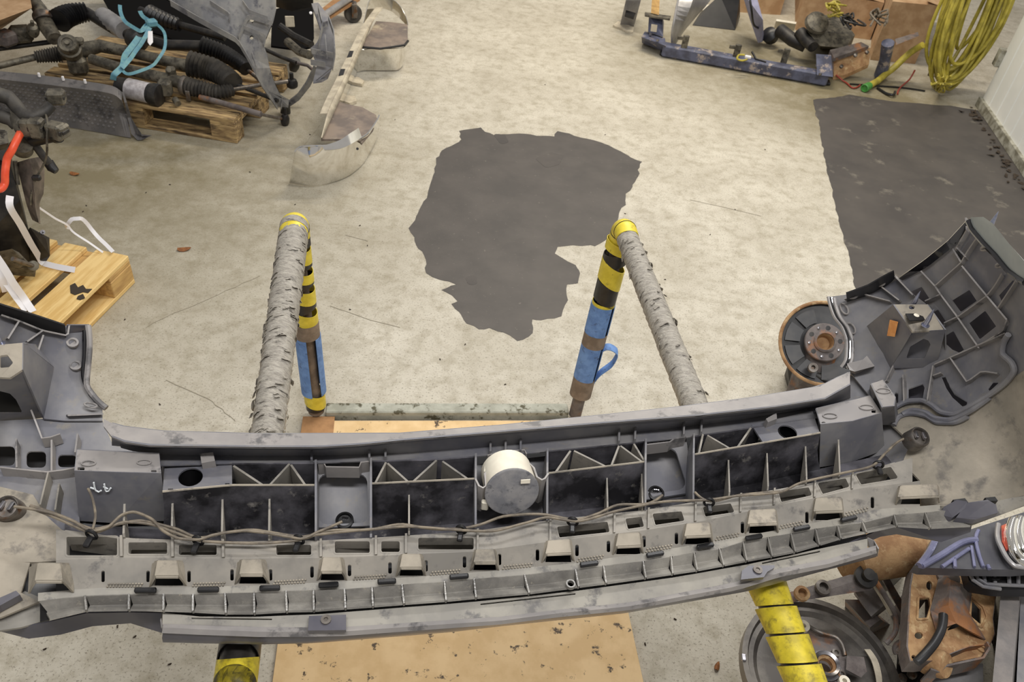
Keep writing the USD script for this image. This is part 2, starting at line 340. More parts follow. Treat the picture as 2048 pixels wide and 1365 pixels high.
# hairline cracks
for px in ([(292,655),(360,622),(440,588),(520,552)], [(660,612),(740,640),(800,655)], [(690,470),(735,482)], [(1380,400),(1450,415),(1520,432)], [(640,250),(600,300)], [(330,760),(420,800),(470,842)]):
    c_ = np.array([W(x, y, .0012) for x, y in px]); c_ = resample(c_, 14) + np.c_[.012 * (meshkit.noise(np.c_[np.arange(14) * .9, np.full(14, px[0][0]), np.zeros(14)]) - .5), np.zeros((14, 2))]
    part(floor, 'crack', sheet([c_ + [0, -.0014, 0], c_ + [0, .0014, 0]], .0008), 'dark_stain', smooth=False)
# wall panel on the right: profiled white sheet above a dirty base rail
wc, wb = W(1955, 213, 0), W(2048, 352, 0); wd = (wb - wc) / np.linalg.norm(wb - wc); wn = np.array([-wd[1], wd[0], 0])
if wn[0] > 0: wn = -wn
wall = thing('wall_right', 'white profiled sheet wall with a dirty base rail', 'wall', tuple(wc), kind='structure')
for k in range(26):
    a = wc + wd * (k * .16) - wn * .03
    part(wall, 'panel', cbox(a + wd * .078 + np.array([0, 0, 1.36]), (.156, .05, 2.6), [wd, wn, (0, 0, 1)], .008), 'wall_white', smooth=False)
part(wall, 'backing', cbox(wc + wd * 2.1 - wn * .07 + np.array([0, 0, 1.33]), (4.3, .04, 2.66), [wd, wn, (0, 0, 1)]), 'wall_white', smooth=False)
part(wall, 'base_rail', cbox(wc + wd * 2.1 + np.array([0, 0, .035]) - wn * .01, (4.24, .05, .07), [wd, wn, (0, 0, 1)]), 'wall_dirty', smooth=False)
part(wall, 'hinge', cbox(wc - wd * .01 + np.array([0, 0, .36]), (.06, .06, .12), [wd, wn, (0, 0, 1)]), 'wall_dirty', smooth=False)

# ------------------------------------------------------------------ plywood sheet and painted timber on the floor
E1 = np.array([.985, .171, 0]); E1 /= np.linalg.norm(E1); E2 = np.array([E1[1], -E1[0], 0])
bl, br = W(640, 842, .018), W(1150, 842, .018)
pc = W(568, 1310, .018); wdt = (br - bl).dot(E1)
ply = thing('plywood_sheet', 'tan plywood sheet with black spots lying under the bumper trestles', 'plywood', tuple(bl * [1, 1, 0]))
def plyP(u, v): return bl * [1, 1, 0] + E1 * u + E2 * v
L = 1.55
part(ply, 'top_veneer', cbox(plyP(wdt / 2 + .0, L / 2) + [0, 0, .016], (wdt + .09, L, .006), [E1, E2, (0, 0, 1)], .001), 'plywood', smooth=False)
part(ply, 'core', cbox(plyP(wdt / 2 + .0, L / 2) + [0, 0, .0066], (wdt + .088, L - .002, .0128), [E1, E2, (0, 0, 1)], .001), 'plywood_edge', smooth=False)
solo('cardboard_scrap', 'brown cardboard scrap under the foot of the left trestle', 'cardboard', cbox(plyP(-.005, .035) + [0, 0, .0215], (.115, .105, .004), [E1, E2, (0, 0, 1)], .001), 'plywood_edge', smooth=False)
tb0, tb1 = W(648, 832, .03), W(1135, 832, .03)
tb0[2] = tb1[2] = .022; dT = (tb1 - tb0) / np.linalg.norm(tb1 - tb0)
solo('painted_timber', 'mossy white painted timber along the back edge of the plywood', 'timber', cbox((tb0 + tb1) / 2 + [0, .03, 0], (np.linalg.norm(tb1 - tb0), .05, .044), [dT, np.cross((0, 0, 1), dT), (0, 0, 1)], .004), 'painted_wood', smooth=False)

# ------------------------------------------------------------------ trestles
ZB = .84
def rough_tube(p0, p1, r, n=36, k=260, seed=0, amp=.0028, r1=None):
    """A pipe wrapped in overlapping, fraying turns of tape."""
    rs = np.random.RandomState(seed); p0, p1 = np.asarray(p0), np.asarray(p1); Lg = np.linalg.norm(p1 - p0)
    x, y, z = frame(p1 - p0); s = np.linspace(0, 1, k); an = np.arange(n) * 2 * np.pi / n
    S, A = np.meshgrid(s * Lg, an, indexing='ij')
    ph = S / .031 + A / (2 * np.pi) + 1.6 * meshkit.fbm(np.stack([S * 14, np.cos(A), np.sin(A)], -1), seed=seed)
    saw = 1 - (ph % 1.0)
    R = r + ((r1 or r) - r) * S / Lg + amp * (saw ** 2 - .4) + .0022 * (meshkit.fbm(np.stack([S * 60, np.cos(A) * 2, np.sin(A) * 2], -1), seed=seed + 5) - .5) * 2
    v = p0 + z * S[..., None] + R[..., None] * (np.cos(A)[..., None] * x + np.sin(A)[..., None] * y); v = v.reshape(-1, 3); f = []
    i, j = np.meshgrid(np.arange(k - 1), np.arange(n), indexing='ij'); j2 = (j + 1) % n
    f = np.concatenate([np.stack([i * n + j, i * n + j2, (i + 1) * n + j2], -1).reshape(-1, 3), np.stack([i * n + j, (i + 1) * n + j2, (i + 1) * n + j], -1).reshape(-1, 3)])
    m = trimesh.Trimesh(v, f, process=False)
    caps = [lathe([(r * .98, 0), (r * .98, .002)], p0, z), lathe([((r1 or r) * .98, -.002), ((r1 or r) * .98, 0)], p1, z)]
    return join([m] + caps)
def flaps(p0, p1, r, count, seed):
    """Frayed bits of tape standing off the wrapping."""
    rs = np.random.RandomState(seed); x, y, z = frame(np.asarray(p1) - p0); Lg = np.linalg.norm(np.asarray(p1) - p0); out = []
    for _ in range(count):
        s, a = rs.uniform(.03, .97) * Lg, rs.uniform(-.2, math.pi + .2); w, h, l = rs.uniform(.25, .7), rs.uniform(.004, .012), rs.uniform(.001, .006)
        rows = []
        for t in (0, .5, 1):
            rows.append([p0 + z * (s + h * t + .003 * math.sin(5 * q)) + (r + .002 + l * t * t) * (math.cos(a + w * q) * x + math.sin(a + w * q) * y) for q in np.linspace(-.5, .5, 5)])
        out.append(sheet(rows, .0007))
    return out
def band(t, name, a, b, r, mat_, n=28, flare=0, parent=None, slant=0, gap=None):
    """One turn of tape or padding round the pipe from a to b; slant tilts its ends; gap leaves a slit."""
    x, y, z = frame(b - a); Lg = np.linalg.norm(b - a); rows = []
    ang = np.linspace(0, 2 * np.pi, n, endpoint=False) if gap is None else np.linspace(gap[0], gap[1], n)
    for k, h in enumerate(np.linspace(0, 1, 5)):
        rr = r + flare * h
        rows.append([a + z * (Lg * h + slant * math.sin(q) * 1.0) + rr * (math.cos(q) * x + math.sin(q) * y) for q in ang])
    return part(t, name, sheet(rows, .002, closed=gap is None), mat_, parent=parent)
rr = .040
def trestle(label, far_px, foot_px, near_px, side):
    far = W(*far_px, ZB); near = W(*near_px, ZB); d = (near - far) / np.linalg.norm(near - far)
    foot = W(*foot_px, .024); end = far + d * (np.linalg.norm(near - far))
    t = thing('trestle', label, 'trestle', (foot[0], foot[1], 0))
    return t, far, near, d, foot
# left
t, far, near, d, foot = trestle('left trestle with frayed grey tape bar and blue padded post', (588, 462), (633, 826), (470, 1372), -1)
TL = (far, near, d)
yel = near - d * .12
part(t, 'top_bar', rough_tube(far + d * .02, yel - d * .18, .043, seed=3, r1=.0345), 'grey_tape', label='horizontal bar wrapped in frayed grey tape')
part(t, 'tape_flap', flaps(far + d * .02, yel - d * .18, .038, 130, 5), 'grey_tape', kind='stuff')
post_top = far + np.array([0, 0, -.0]); elbow = spl([far + d * .03, far - d * .012 + [0, 0, .004], far - d * .04 + [0, 0, -.012], far - d * .046 + [0, 0, -.05]], 14)
part(t, 'elbow', tube(elbow, rr + .002, 24), 'yellow_tape', label='elbow wrapped in yellow and black tape')
pt = elbow[-1]; pd = (foot - pt); PL = np.linalg.norm(pd); pd /= PL
part(t, 'post', rod(pt, foot, .022), 'foam_brown', label='brown steel post')
part(t, 'tape_wrap', tube(elbow[2:6], rr + .0035, 24), 'grey_tape')
part(t, 'tape_wrap', tube(elbow[9:11], rr + .0032, 24), 'black_tape')
def post_bands(seq, side_r):
    s = 0.0
    for name, mt, ln, r0, kw in seq:
        band(t, name, pt + pd * s, pt + pd * (s + ln), r0, mt, **kw); s += ln
post_bands([('tape_wrap', 'black_tape', .03, .041, {}), ('tape_wrap', 'yellow_tape', .05, .040, {'slant': .014}), ('tape_wrap', 'black_tape', .04, .039, {'slant': -.014}), ('tape_wrap', 'yellow_tape', .035, .040, {'slant': .012}), ('tape_wrap', 'black_tape', .035, .039, {'slant': -.014}), ('tape_wrap', 'yellow_tape', .05, .040, {'slant': .012}), ('tape_wrap', 'black_tape', .045, .039, {'slant': -.016}), ('tape_wrap', 'yellow_tape', .05, .040, {'slant': .014}), ('tape_wrap', 'foam_brown', .06, .041, {}), ('padding', 'blue_cloth', .26, .043, {'gap': (3.0, 8.5)}), ('tape_wrap', 'yellow_tape', .06, .037, {'slant': .012}), ('tape_wrap', 'black_tape', .022, .034, {}), ('tape_wrap', 'foam_brown', .02, .028, {})], 0)
s = yel - d * .18
rr = .035
for k in range(7):
    band(t, 'tape_wrap', s, s + d * .056, rr + .001, 'yellow_dirty' if k % 2 else 'black_tape', slant=.02 * (1 if k % 2 else -1)); s = s + d * .05
part(t, 'bar_end', rod(yel - d * .19, near + d * .04, rr - .002), 'black_tape')
part(t, 'near_post', rod(near + d * .02, (near + d * .02) * [1, 1, 0] + [0, 0, .0205], .022), 'foam_brown')
part(t, 'elbow', tube(spl([near - d * .01, near + d * .022 + [0, 0, -.012], near + d * .026 + [0, 0, -.05]], 10), rr, 20), 'black_tape')
# right
t, far, near, d, foot = trestle('right trestle with grey tape bar and loose blue cloth strip', (1252, 470), (1150, 830), (1614, 1372), 1)
TR = (far, near, d)
yel = near - d * .33
part(t, 'top_bar', rough_tube(far + d * .01, yel, rr, seed=13, amp=.0018), 'grey_tape', label='horizontal bar wrapped in grey tape')
part(t, 'tape_flap', flaps(far + d * .02, yel, rr, 60, 15), 'grey_tape', kind='stuff')
elbow = spl([far + d * .02, far - d * .015 + [0, 0, .004], far - d * .042 + [0, 0, -.014], far - d * .05 + [0, 0, -.06]], 14)
part(t, 'elbow', tube(elbow, rr + .002, 24), 'yellow_tape', label='elbow wrapped in yellow tape')
pt = elbow[-1]; pd = (foot - pt); PL = np.linalg.norm(pd); pd /= PL
part(t, 'post', rod(pt, foot, .024), 'rust_grey', label='rusty grey post')
for q_ in (4, 9): part(t, 'tape_wrap', tube([elbow[q_], elbow[q_] * .7 + elbow[q_ + 1] * .3], rr + .0032, 24), 'black_tape')
post_bands([('tape_wrap', 'yellow_tape', .035, .042, {'slant': .01}), ('tape_wrap', 'black_tape', .05, .041, {'slant': -.014}), ('tape_wrap', 'yellow_tape', .075, .042, {'slant': .02}), ('tape_wrap', 'black_tape', .075, .040, {'slant': .014}), ('tape_wrap', 'yellow_tape', .012, .040, {}), ('padding', 'blue_cloth', .12, .042, {'gap': (2.35, 8.25)}), ('tape_wrap', 'foam_brown', .055, .041, {}), ('padding', 'blue_cloth', .15, .041, {'gap': (2.35, 8.25)}), ('tape_wrap', 'foam_brown', .085, .040, {})], 0)
q0 = pt + pd * .44; q1 = pt + pd * .57; xs = np.array([1, 0, 0.])
strip_c = spl([q0 + xs * .035, q0 + xs * .06 + [0, 0, .015], q0 + xs * .095 + [0, 0, -.01], q0 + xs * .085 + [0, 0, -.06], q1 + xs * .05 + [0, 0, .02], q1 + xs * .03 + [0, 0, -.05]], 24)
part(t, 'cloth_strip', sheet([strip_c + [0, -.018, 0], strip_c + [0, .0, 0.004], strip_c + [0, .018, 0]], .003), 'blue_cloth', label='loose blue cloth strip')
s = yel - d * .01
part(t, 'bar_end', rod(yel - d * .02, near + d * .04, rr - .003), 'black_tape')
for k in range(6):
    band(t, 'tape_wrap', s, s + d * .054, rr + .004, 'yellow_dirty', slant=.02, flare=-.004); s = s + d * .06
part(t, 'near_post', rod(near + d * .02, (near + d * .02) * [1, 1, 0], .022), 'foam_brown')
part(t, 'elbow', tube(spl([near - d * .01, near + d * .022 + [0, 0, -.012], near + d * .026 + [0, 0, -.05]], 10), rr, 20), 'black_tape')
# ------------------------------------------------------------------ the bumper, inside facing up
BU = thing('bumper_cover', 'large black plastic bumper cover lying face down across two trestles', 'car bumper', tuple(W(1020, 1000, .9)))
B = lambda name, mesh, mt='plastic_lattice', **k: part(BU, name, mesh, mt, **k)
LB = Row(1.025, (300,932),(464,928),(624,927),(739,923),(875,920),(982,911),(1049,908),(1273,886),(1370,876),(1503,856),(1640,835),(1700,822))
LF = Row(1.04, (140,996),(325,984),(462,971),(629,971),(741,968),(951,958),(1097,947),(1290,924),(1386,910),(1527,886),(1620,870),(1790,838))
B1 = Row(.93, (0,1030),(160,1050),(350,1062),(470,1066),(630,1066),(740,1060),(950,1044),(1100,1026),(1290,1004),(1380,990),(1500,968),(1640,938),(1790,905))
H1 = Row(.985, (60,1050),(130,1062),(250,1078),(440,1085),(640,1083),(740,1078),(950,1064),(1100,1042),(1290,1022),(1400,1004),(1540,983),(1640,965),(1700,952),(1790,926),(1830,915))
H2 = Row(.985, (60,1122),(110,1121),(250,1116),(440,1118),(640,1117),(740,1113),(950,1104),(1100,1084),(1290,1061),(1400,1044),(1540,1014),(1640,995),(1710,979),(1800,968),(1840,962))
G1 = Row(.955, (40,1190),(150,1180),(210,1176),(380,1175),(548,1171),(703,1162),(865,1152),(1000,1141),(1148,1127),(1288,1107),(1431,1083),(1558,1060),(1691,1034),(1755,1019),(1880,1010))
S2 = Row(.95, (0,1222),(76,1203),(170,1192),(258,1189),(386,1189),(452,1187),(508,1186),(572,1182),(686,1179),(803,1170),(947,1159),(1049,1150),(1151,1139),(1207,1132),(1286,1123),(1342,1113),(1439,1098),(1486,1084),(1536,1075),(1582,1067),(1631,1058),(1675,1052),(1725,1045),(1788,1030),(1850,1026),(1900,1020))
S3 = Row(.938, (0,1262),(40,1256),(97,1240),(173,1222),(258,1221),(327,1222),(386,1224),(452,1228),(509,1228),(574,1224),(628,1223),(691,1218),(746,1214),(809,1209),(892,1203),(952,1197),(1058,1188),(1157,1175),(1212,1168),(1291,1157),(1345,1149),(1394,1142),(1447,1132),(1493,1123),(1544,1114),(1590,1105),(1638,1091),(1681,1078),(1732,1066),(1793,1053),(1860,1057),(1943,1053))
RA = Row(1.075, (207,838),(222,846),(245,853),(330,863),(520,868),(800,867),(1000,851),(1200,831),(1350,815),(1500,796),(1640,773),(1695,745))
RB = Row(1.078, (205,850),(222,872),(250,883),(300,890),(520,893),(640,893),(720,888),(800,880),(1000,863),(1200,846),(1400,830),(1550,813),(1650,797),(1712,762))
RC2 = Row(1.0, (222,890),(250,893),(300,899),(520,902),(640,903),(720,899),(800,893),(1000,878),(1200,860),(1400,843),(1550,826),(1650,812),(1712,792))
e1b = W(1500, 960, 1) - W(500, 1070, 1); e1b /= np.linalg.norm(e1b)
# outer skin below everything, near black to put shade into the openings
def inset(A, dz): return Row(A.z0 + dz, *[tuple(p) for p in A.p])
B('outer_skin', [strip(inset(RC2, -.03), inset(LB, -.085), 300, 1700, .003, cell=80), strip(inset(LB, -.085), inset(B1, -.03), 160, 1790, .003, cell=80), strip(inset(B1, -.03), inset(S2, -.035), 112, 1800, .003, cell=80)], 'plastic_black', label='dark underside skin of the bumper')
# rim along the tailgate edge
B('rim', [strip(RA, RB, 207, 1700, .006)], 'plastic_rim', label='pale grey dusty rim along the far edge')
xr = np.linspace(224, 1700, 60)
B('rim_wall', [sheet([[RB.P(x) for x in xr], [RC2.P(x) for x in xr]], .003), sheet([[RA.P(x) for x in xr], [RA.P(x) - [0, -.004, .07] for x in xr]], .003)], 'plastic_wing')
# recessed shelf between rim and lattice
B('upper_shelf', strip(RC2, LB, 300, 1700, .003), 'plastic_wing')
for a, b in ((735, 800), (860, 905), (960, 1000), (1105, 1150), (1225, 1265)):
    for q in (a,):
        B('clip_tab', sheet([[RC2.P(x) + [0, .004, .02] for x in np.linspace(a, b, 4)], [W(x, RC2.y(x) + 11, 1.012) for x in np.linspace(a, b, 4)]], .004), 'plastic_wing', smooth=False)
for x in (624, 739, 771, 980, 1010, 1040, 1236, 1268, 1365, 1400):
    B('shelf_rib', slab([RC2.P(x), RC2.P(x) + [0, 0, .02], LB.P(x) + [0, 0, .012], LB.P(x)], e1b, .004), 'plastic_wing', smooth=False)
# flat plates with the round holes
hl, hr = ell(381, 955, 25, 18, -.2), ell(1575, 865, 20, 13, .35)
B('hole_plate', plate([(331,912),(464,908),(464,972),(325,986)], zlin([(331,912,1.03),(464,908,1.03),(464,972,1.058),(325,986,1.066)]), .004, [hl, rrect(336, 982 - 4, 346, 982, .5), rrect(450, 967, 459, 970, .5)]), 'plastic_wing', label='flat plate with a round hole')
B('hole_plate', plate([(1503,850),(1625,822),(1640,868),(1527,887)], zlin([(1503,850,1.035),(1625,822,1.04),(1640,868,1.06),(1527,887,1.055)]), .004, [hr]), 'plastic_wing', label='flat plate with a round hole')
B('hole_tube', lathe([(.024, -.05), (.024, 0), (.021, 0), (.021, -.05)], W(381, 955, 1.04), (0, 0, 1)), 'plastic_black')
B('hole_tube', lathe([(.02, -.05), (.02, 0), (.017, 0), (.017, -.05)], W(1575, 865, 1.035), (0, 0, 1)), 'plastic_black')
for px in ([(400,908),(426,905),(430,922),(403,927)], [(1532,838),(1553,826),(1554,838),(1536,845)]):
    B('stop_pad', pplate(Z(px, 1.06), .02), 'plastic_rim', smooth=False)
# lattice pockets: floor, zigzag webs, dividers, front wall
cells = [(464, 629), (741, 951), (1097, 1290), (1386, 1527)]
for a, b in cells:
    B('pocket_floor', strip(inset(LB, -.06), inset(LF, -.07), a, b, .003), 'plastic_black')
    xs = np.linspace(a, b, 8)
    B('back_web', sheet([[LB.P(x) for x in xs], [LB.P(x) - [0, 0, .07] for x in xs]], .0035), 'plastic_lattice', smooth=False)
Zz = [[(467,932),(526,971)], [(539,971),(579,928)], [(582,930),(610,970)], [(751,966),(772,925)], [(775,927),(815,963)], [(827,963),(873,921)], [(885,923),(935,958)], [(1112,944),(1141,902)], [(1148,902),(1211,933)], [(1223,931),(1238,892)], [(1241,892),(1284,924)], [(1268,888),(1288,921)], [(1398,907),(1406,869)], [(1415,871),(1461,898)], [(1473,898),(1502,856)]]
for l in Zz:
    B('lattice_web', rib([(p[0], p[1], 1.034 + .05 * ((p[0] - 1020) / 900) ** 2) for p in l], .075, .004), 'plastic_shelf', smooth=False)
walls = [(325, 629), (741, 951), (1097, 1290), (1386, 1640)]
for a, b in walls:
    xs = np.linspace(a, b, 16); rows = []
    for q, f in ((0, 0), (.06, .02), (.45, .28), (.75, .62), (.92, .86), (1, 1)):
        rows.append([LF.P(x) * (1 - f) + B1.P(x) * f - np.array([0, 0, 1]) * (LF.P(x)[2] - B1.P(x)[2]) * (q - f) for x in xs])
    B('front_wall', sheet(rows, .004), 'plastic_lattice', label='smooth dark curved wall below the lattice')
    B('wall_lip', tube([LF.P(x) for x in xs], .0022, 6), 'plastic_dust')
B('trough_floor', [strip(B1, inset(H1, -.05), 130, 1790, .003, cell=60)], 'plastic_lattice')
B('trough_riser', [sheet([[H1.P(x) for x in np.linspace(130, 1790, 50)], [H1.P(x) - [0, .002, .052] for x in np.linspace(130, 1790, 50)]], .003)], 'plastic_shelf')
for x in (249, 345, 445, 539, 818, 1214, 1284, 1457, 1534, 1611, 1677):
    up = LF.P(x) * .72 + B1.P(x) * .28
    B('fin', slab([up, B1.P(x), H1.P(x) - [0, 0, .045], H1.P(x) + [0, 0, .004], H1.P(x) * .93 + up * .07 + [0, 0, .008]], e1b, .0035), 'plastic_shelf', smooth=False)
for x in (632, 742, 951, 1094, 1290, 1386):
    B('divider', slab([LB.P(x) + [0, 0, .01], LF.P(x) + [0, 0, .006], H1.P(x) + [0, 0, .004], H1.P(x) - [0, 0, .05], LB.P(x) - [0, 0, .07]], e1b, .004), 'plastic_wing', smooth=False)
# the two sensor recesses
for fr, hole, xx in (([(634,905),(739,902),(742,1052),(632,1056)], rpoly([(637,949),(734,949),(737,1046),(637,1050)], 16), (690, 1046)), ([(1291,880),(1372,872),(1386,985),(1290,1000)], rpoly([(1284,902),(1350,896),(1376,978),(1292,990)], 16), (1310, 992))):
    B('recess_frame', plate(fr, zlin([(fr[0][0], fr[0][1], 1.02), (fr[1][0], fr[1][1], 1.02), (fr[2][0], fr[2][1], .95), (fr[3][0], fr[3][1], .95)]), .004, [hole]), 'plastic_wing', label='frame of the deep sensor recess')
    ys = hole.buffer(3).exterior.coords
    B('recess_panel', plate(list(ys), zlin([(fr[0][0], fr[0][1], .985), (fr[1][0], fr[1][1], .985), (fr[2][0], fr[2][1], .925), (fr[3][0], fr[3][1], .925)]), .003), 'plastic_wing')
    c = W(xx[0], xx[1], .945)
    s_ = B('parking_sensor', lathe([(.017, 0), (.017, .012), (.013, .014), (.012, .008), (.0, .008)], c, (0, -.2, 1), 24), 'plastic_black', label='black round parking sensor')
    part(BU, 'sensor_pin', [rod(c + [.004 * k, .003, .008], c + [.004 * k, .003, .016], .0016, 8) for k in (-1, 0, 1)], 'steel', parent=s_)
# notch lips above the recesses
B('notch_web', rib([(636,928,1.03),(648,927,1.03),(652,934,1.03),(718,935,1.03),(722,925,1.03),(738,923,1.03)], .03), 'plastic_rim', smooth=False)
B('notch_web', rib([(1290,890,1.035),(1340,884,1.035),(1348,878,1.035),(1372,874,1.035)], .03), 'plastic_rim', smooth=False)
# white round unit in the middle and its U-shaped web
hc = W(1024, 985, 1.035); ha = np.array([.22, -.93, .28]); ha /= np.linalg.norm(ha)
hn = B('horn', lathe([(.046, -.075), (.050, -.07), (.050, -.004), (.0515, -.002)], hc, ha, 40), 'white_plastic', label='white round horn housing')
part(BU, 'horn_face', lathe([(.0515, -.004), (.052, 0), (.049, .002), (0, .0022)], hc, ha, 40), 'horn_face', label='scuffed grey disc', parent=hn)
hx, hy, hz = frame(ha)
part(BU, 'horn_mark', cbox(hc + hx * .0 + np.array([.022, 0, 0]) + np.array([0, .008, .027]) + ha * .001, (.018, .009, .002), [hx, hy, hz]), 'white_plastic', parent=hn)
part(BU, 'horn_tab', [cbox(hc + np.array([-.048, -.01, -.035]), (.014, .01, .024), ch=.003), cbox(hc + np.array([-.052, .045, .0]), (.012, .02, .016), ch=.003)], 'white_plastic', parent=hn)
B('horn_bracket', [rib([(x, y, 1.045) for x, y in ((951,958),(958,972),(966,976),(972,972),(970,948),(982,934),(1060,928),(1068,936),(1074,954),(1084,960),(1090,957),(1097,947))], .07, .0035), rib(Z([(975,911),(1000,904),(1049,900),(1053,908)], 1.03), .03)], 'plastic_rim', smooth=False)
B('horn_pocket', plate([(951,930),(1097,912),(1097,1026),(951,1046)], zlin([(951,930,.985),(1097,912,.985),(1097,1026,.93),(951,1046,.93)]), .003), 'plastic_lattice')
# bosses left and right
def boss(top, ztop, foot, zfoot, name, slots):
    tops = [(x, y, ztop) for x, y in top]
    B(name, pplate(tops, .004, slots), 'plastic_rim', label='raised boss with moulded slots')
    rows = [Wn(tops + tops[:1]), Wn([(x, y, zfoot) for x, y in foot] + [(foot[0][0], foot[0][1], zfoot)])]
    B(name + '_wall', sheet(rows, .003), 'plastic_wing', smooth=False)
boss([(155,900),(318,908),(322,946),(232,944),(150,941)], 1.075, [(157,915),(325,925),(332,1042),(232,1046),(160,1042)], .955, 'boss', [rrect(155,935,169,941,1.5), rrect(302,941,313,946,1.5)])
boss([(1632,818),(1740,792),(1762,826),(1704,842),(1641,848)], 1.075, [(1636,835),(1745,806),(1768,900),(1700,925),(1640,935)], .955, 'boss', [rrect(1743,820,1752,826,1.5), ell(1647,846,4,2)])
boss([(1742,768),(1765,760),(1790,795),(1788,812),(1765,815)], 1.10, [(1740,780),(1770,770),(1796,838),(1790,850),(1760,850)], 1.0, 'bracket', [])
for x, y, z in ((177,927,1.077),(288,925,1.077),(1733,815,1.077),(1767,782,1.102),(1660,832,1.077)):
    B('slot_mark', tube(spl(Wn([(x - 14, y, z), (x, y - 5, z), (x + 14, y, z), (x, y + 5, z)]), 24, closed=True), .0013, 6, closed=True), 'plastic_rim')
# chalk marks, written on the left boss wall
fw0, fw1 = Wn([(150,941,1.075),(322,946,1.075)]); fb0, fb1 = Wn([(160,1042,.955),(332,1042,.955)])
nrm = np.cross(fb0 - fw0, fw1 - fw0); nrm /= np.linalg.norm(nrm); nrm = nrm if nrm[1] < 0 else -nrm
def on_wall(x, y):
    d_ = RC @ np.array([(x - CX) / FPX, (y - CY) / FPX, 1.0]); o = np.array([0, 0, CAMH])
    return o + d_ * ((fw0 - o).dot(nrm) / d_.dot(nrm)) + nrm * .006
for st in ([(190,961),(192,972),(194,977),(200,980),(205,977)], [(183,971),(192,974)], [(211,964),(213,975),(215,979),(220,978),(224,972)], [(209,969),(218,974)]):
    B('chalk_mark', tube([on_wall(x, y) for x, y in st], .0016, 6), 'chalk', label='white chalk stroke')
# hole shelf with its rectangular windows
WIN = [(131,1073,236,1113),(255,1084,336,1110),(356,1089,435,1112),(551,1089,624,1112),(668,1082,741,1108),(761,1082,801,1106),(835,1075,949,1101)]
WIN2 = [([(1112,1053),(1216,1043),(1221,1066),(1118,1077)]), ([(1249,1037),(1284,1033),(1290,1055),(1255,1060)]), ([(1303,1027),(1364,1022),(1371,1043),(1310,1052)]), ([(1404,1014),(1462,1006),(1471,1026),(1410,1035)]), ([(1555,983),(1618,974),(1626,992),(1562,1006)]), ([(1633,966),(1692,956),(1701,975),(1645,990)]), ([(1709,948),(1782,933),(1799,958),(1722,971)])]
wins = [rrect(*w, 5) for w in WIN] + [rpoly(w, 4) for w in WIN2]
B('window_shelf', strip(H1, H2, 112, 1825, .004, wins), 'plastic_shelf', label='dusty shelf with rectangular windows')
for w in wins:
    c = np.array(w.exterior.coords)
    zz = [(x, y, float(H1.z(x)) + .0005) for x, y in c[:-1]]
    tp = Wn(zz); B('window_rim', sheet([tp, tp - [0, 0, .022]], .003, closed=True), 'plastic_shelf')
for x in (244, 346, 447, 642, 752, 812, 955, 1100, 1228, 1296, 1390, 1480, 1547, 1628, 1703):
    B('shelf_rib', slab([H1.P(x) + [0, 0, .003], H1.P(x) + [0, 0, .009], H2.P(x) + [0, 0, .005], H2.P(x) - [0, -.004, .012]], e1b, .004), 'plastic_shelf', smooth=False)
# sloping face with hooks and slots
BLK = [(58,1125,146,1190),(300,1120,372,1177),(470,1118,538,1173),(634,1114,693,1166),(792,1107,851,1157),(940,1098,997,1146),(1083,1080,1148,1130),(1225,1066,1286,1114),(1363,1046,1425,1094),(1490,1019,1556,1072),(1623,995,1687,1046),(1791,970,1878,1014)]
SLOT = [(206,1154),(296,1154),(378,1154),(464,1151),(541,1151),(624,1145),(699,1142),(780,1137),(852,1133),(929,1125),(999,1120),(1075,1111),(1154,1102),(1217,1094),(1288,1084),(1353,1078),(1485,1056),(1614,1036),(1745,1006)]
bh = [[(x0 + .2 * (x1 - x0), y1 - .6 * (y1 - y0)), (x1 - .14 * (x1 - x0), y1 - .6 * (y1 - y0)), (x1 - .08 * (x1 - x0), y1 - 5), (x0 + .12 * (x1 - x0), y1 - 5)] for x0, y0, x1, y1 in BLK]
sh = [rrect(x - 3.5, y - 12, x + 3.5, y + 11, 3) for x, y in SLOT]
B('sloping_face', strip(H2, G1, 112, 1840, .003, bh + sh), 'plastic_shelf', label='dusty sloping face with slots')
zsl = lambda x, y: float(H2.z(x)) + (float(G1.z(x)) - float(H2.z(x))) * np.clip((y - H2.y(x)) / (G1.y(x) - H2.y(x)), 0, 1)
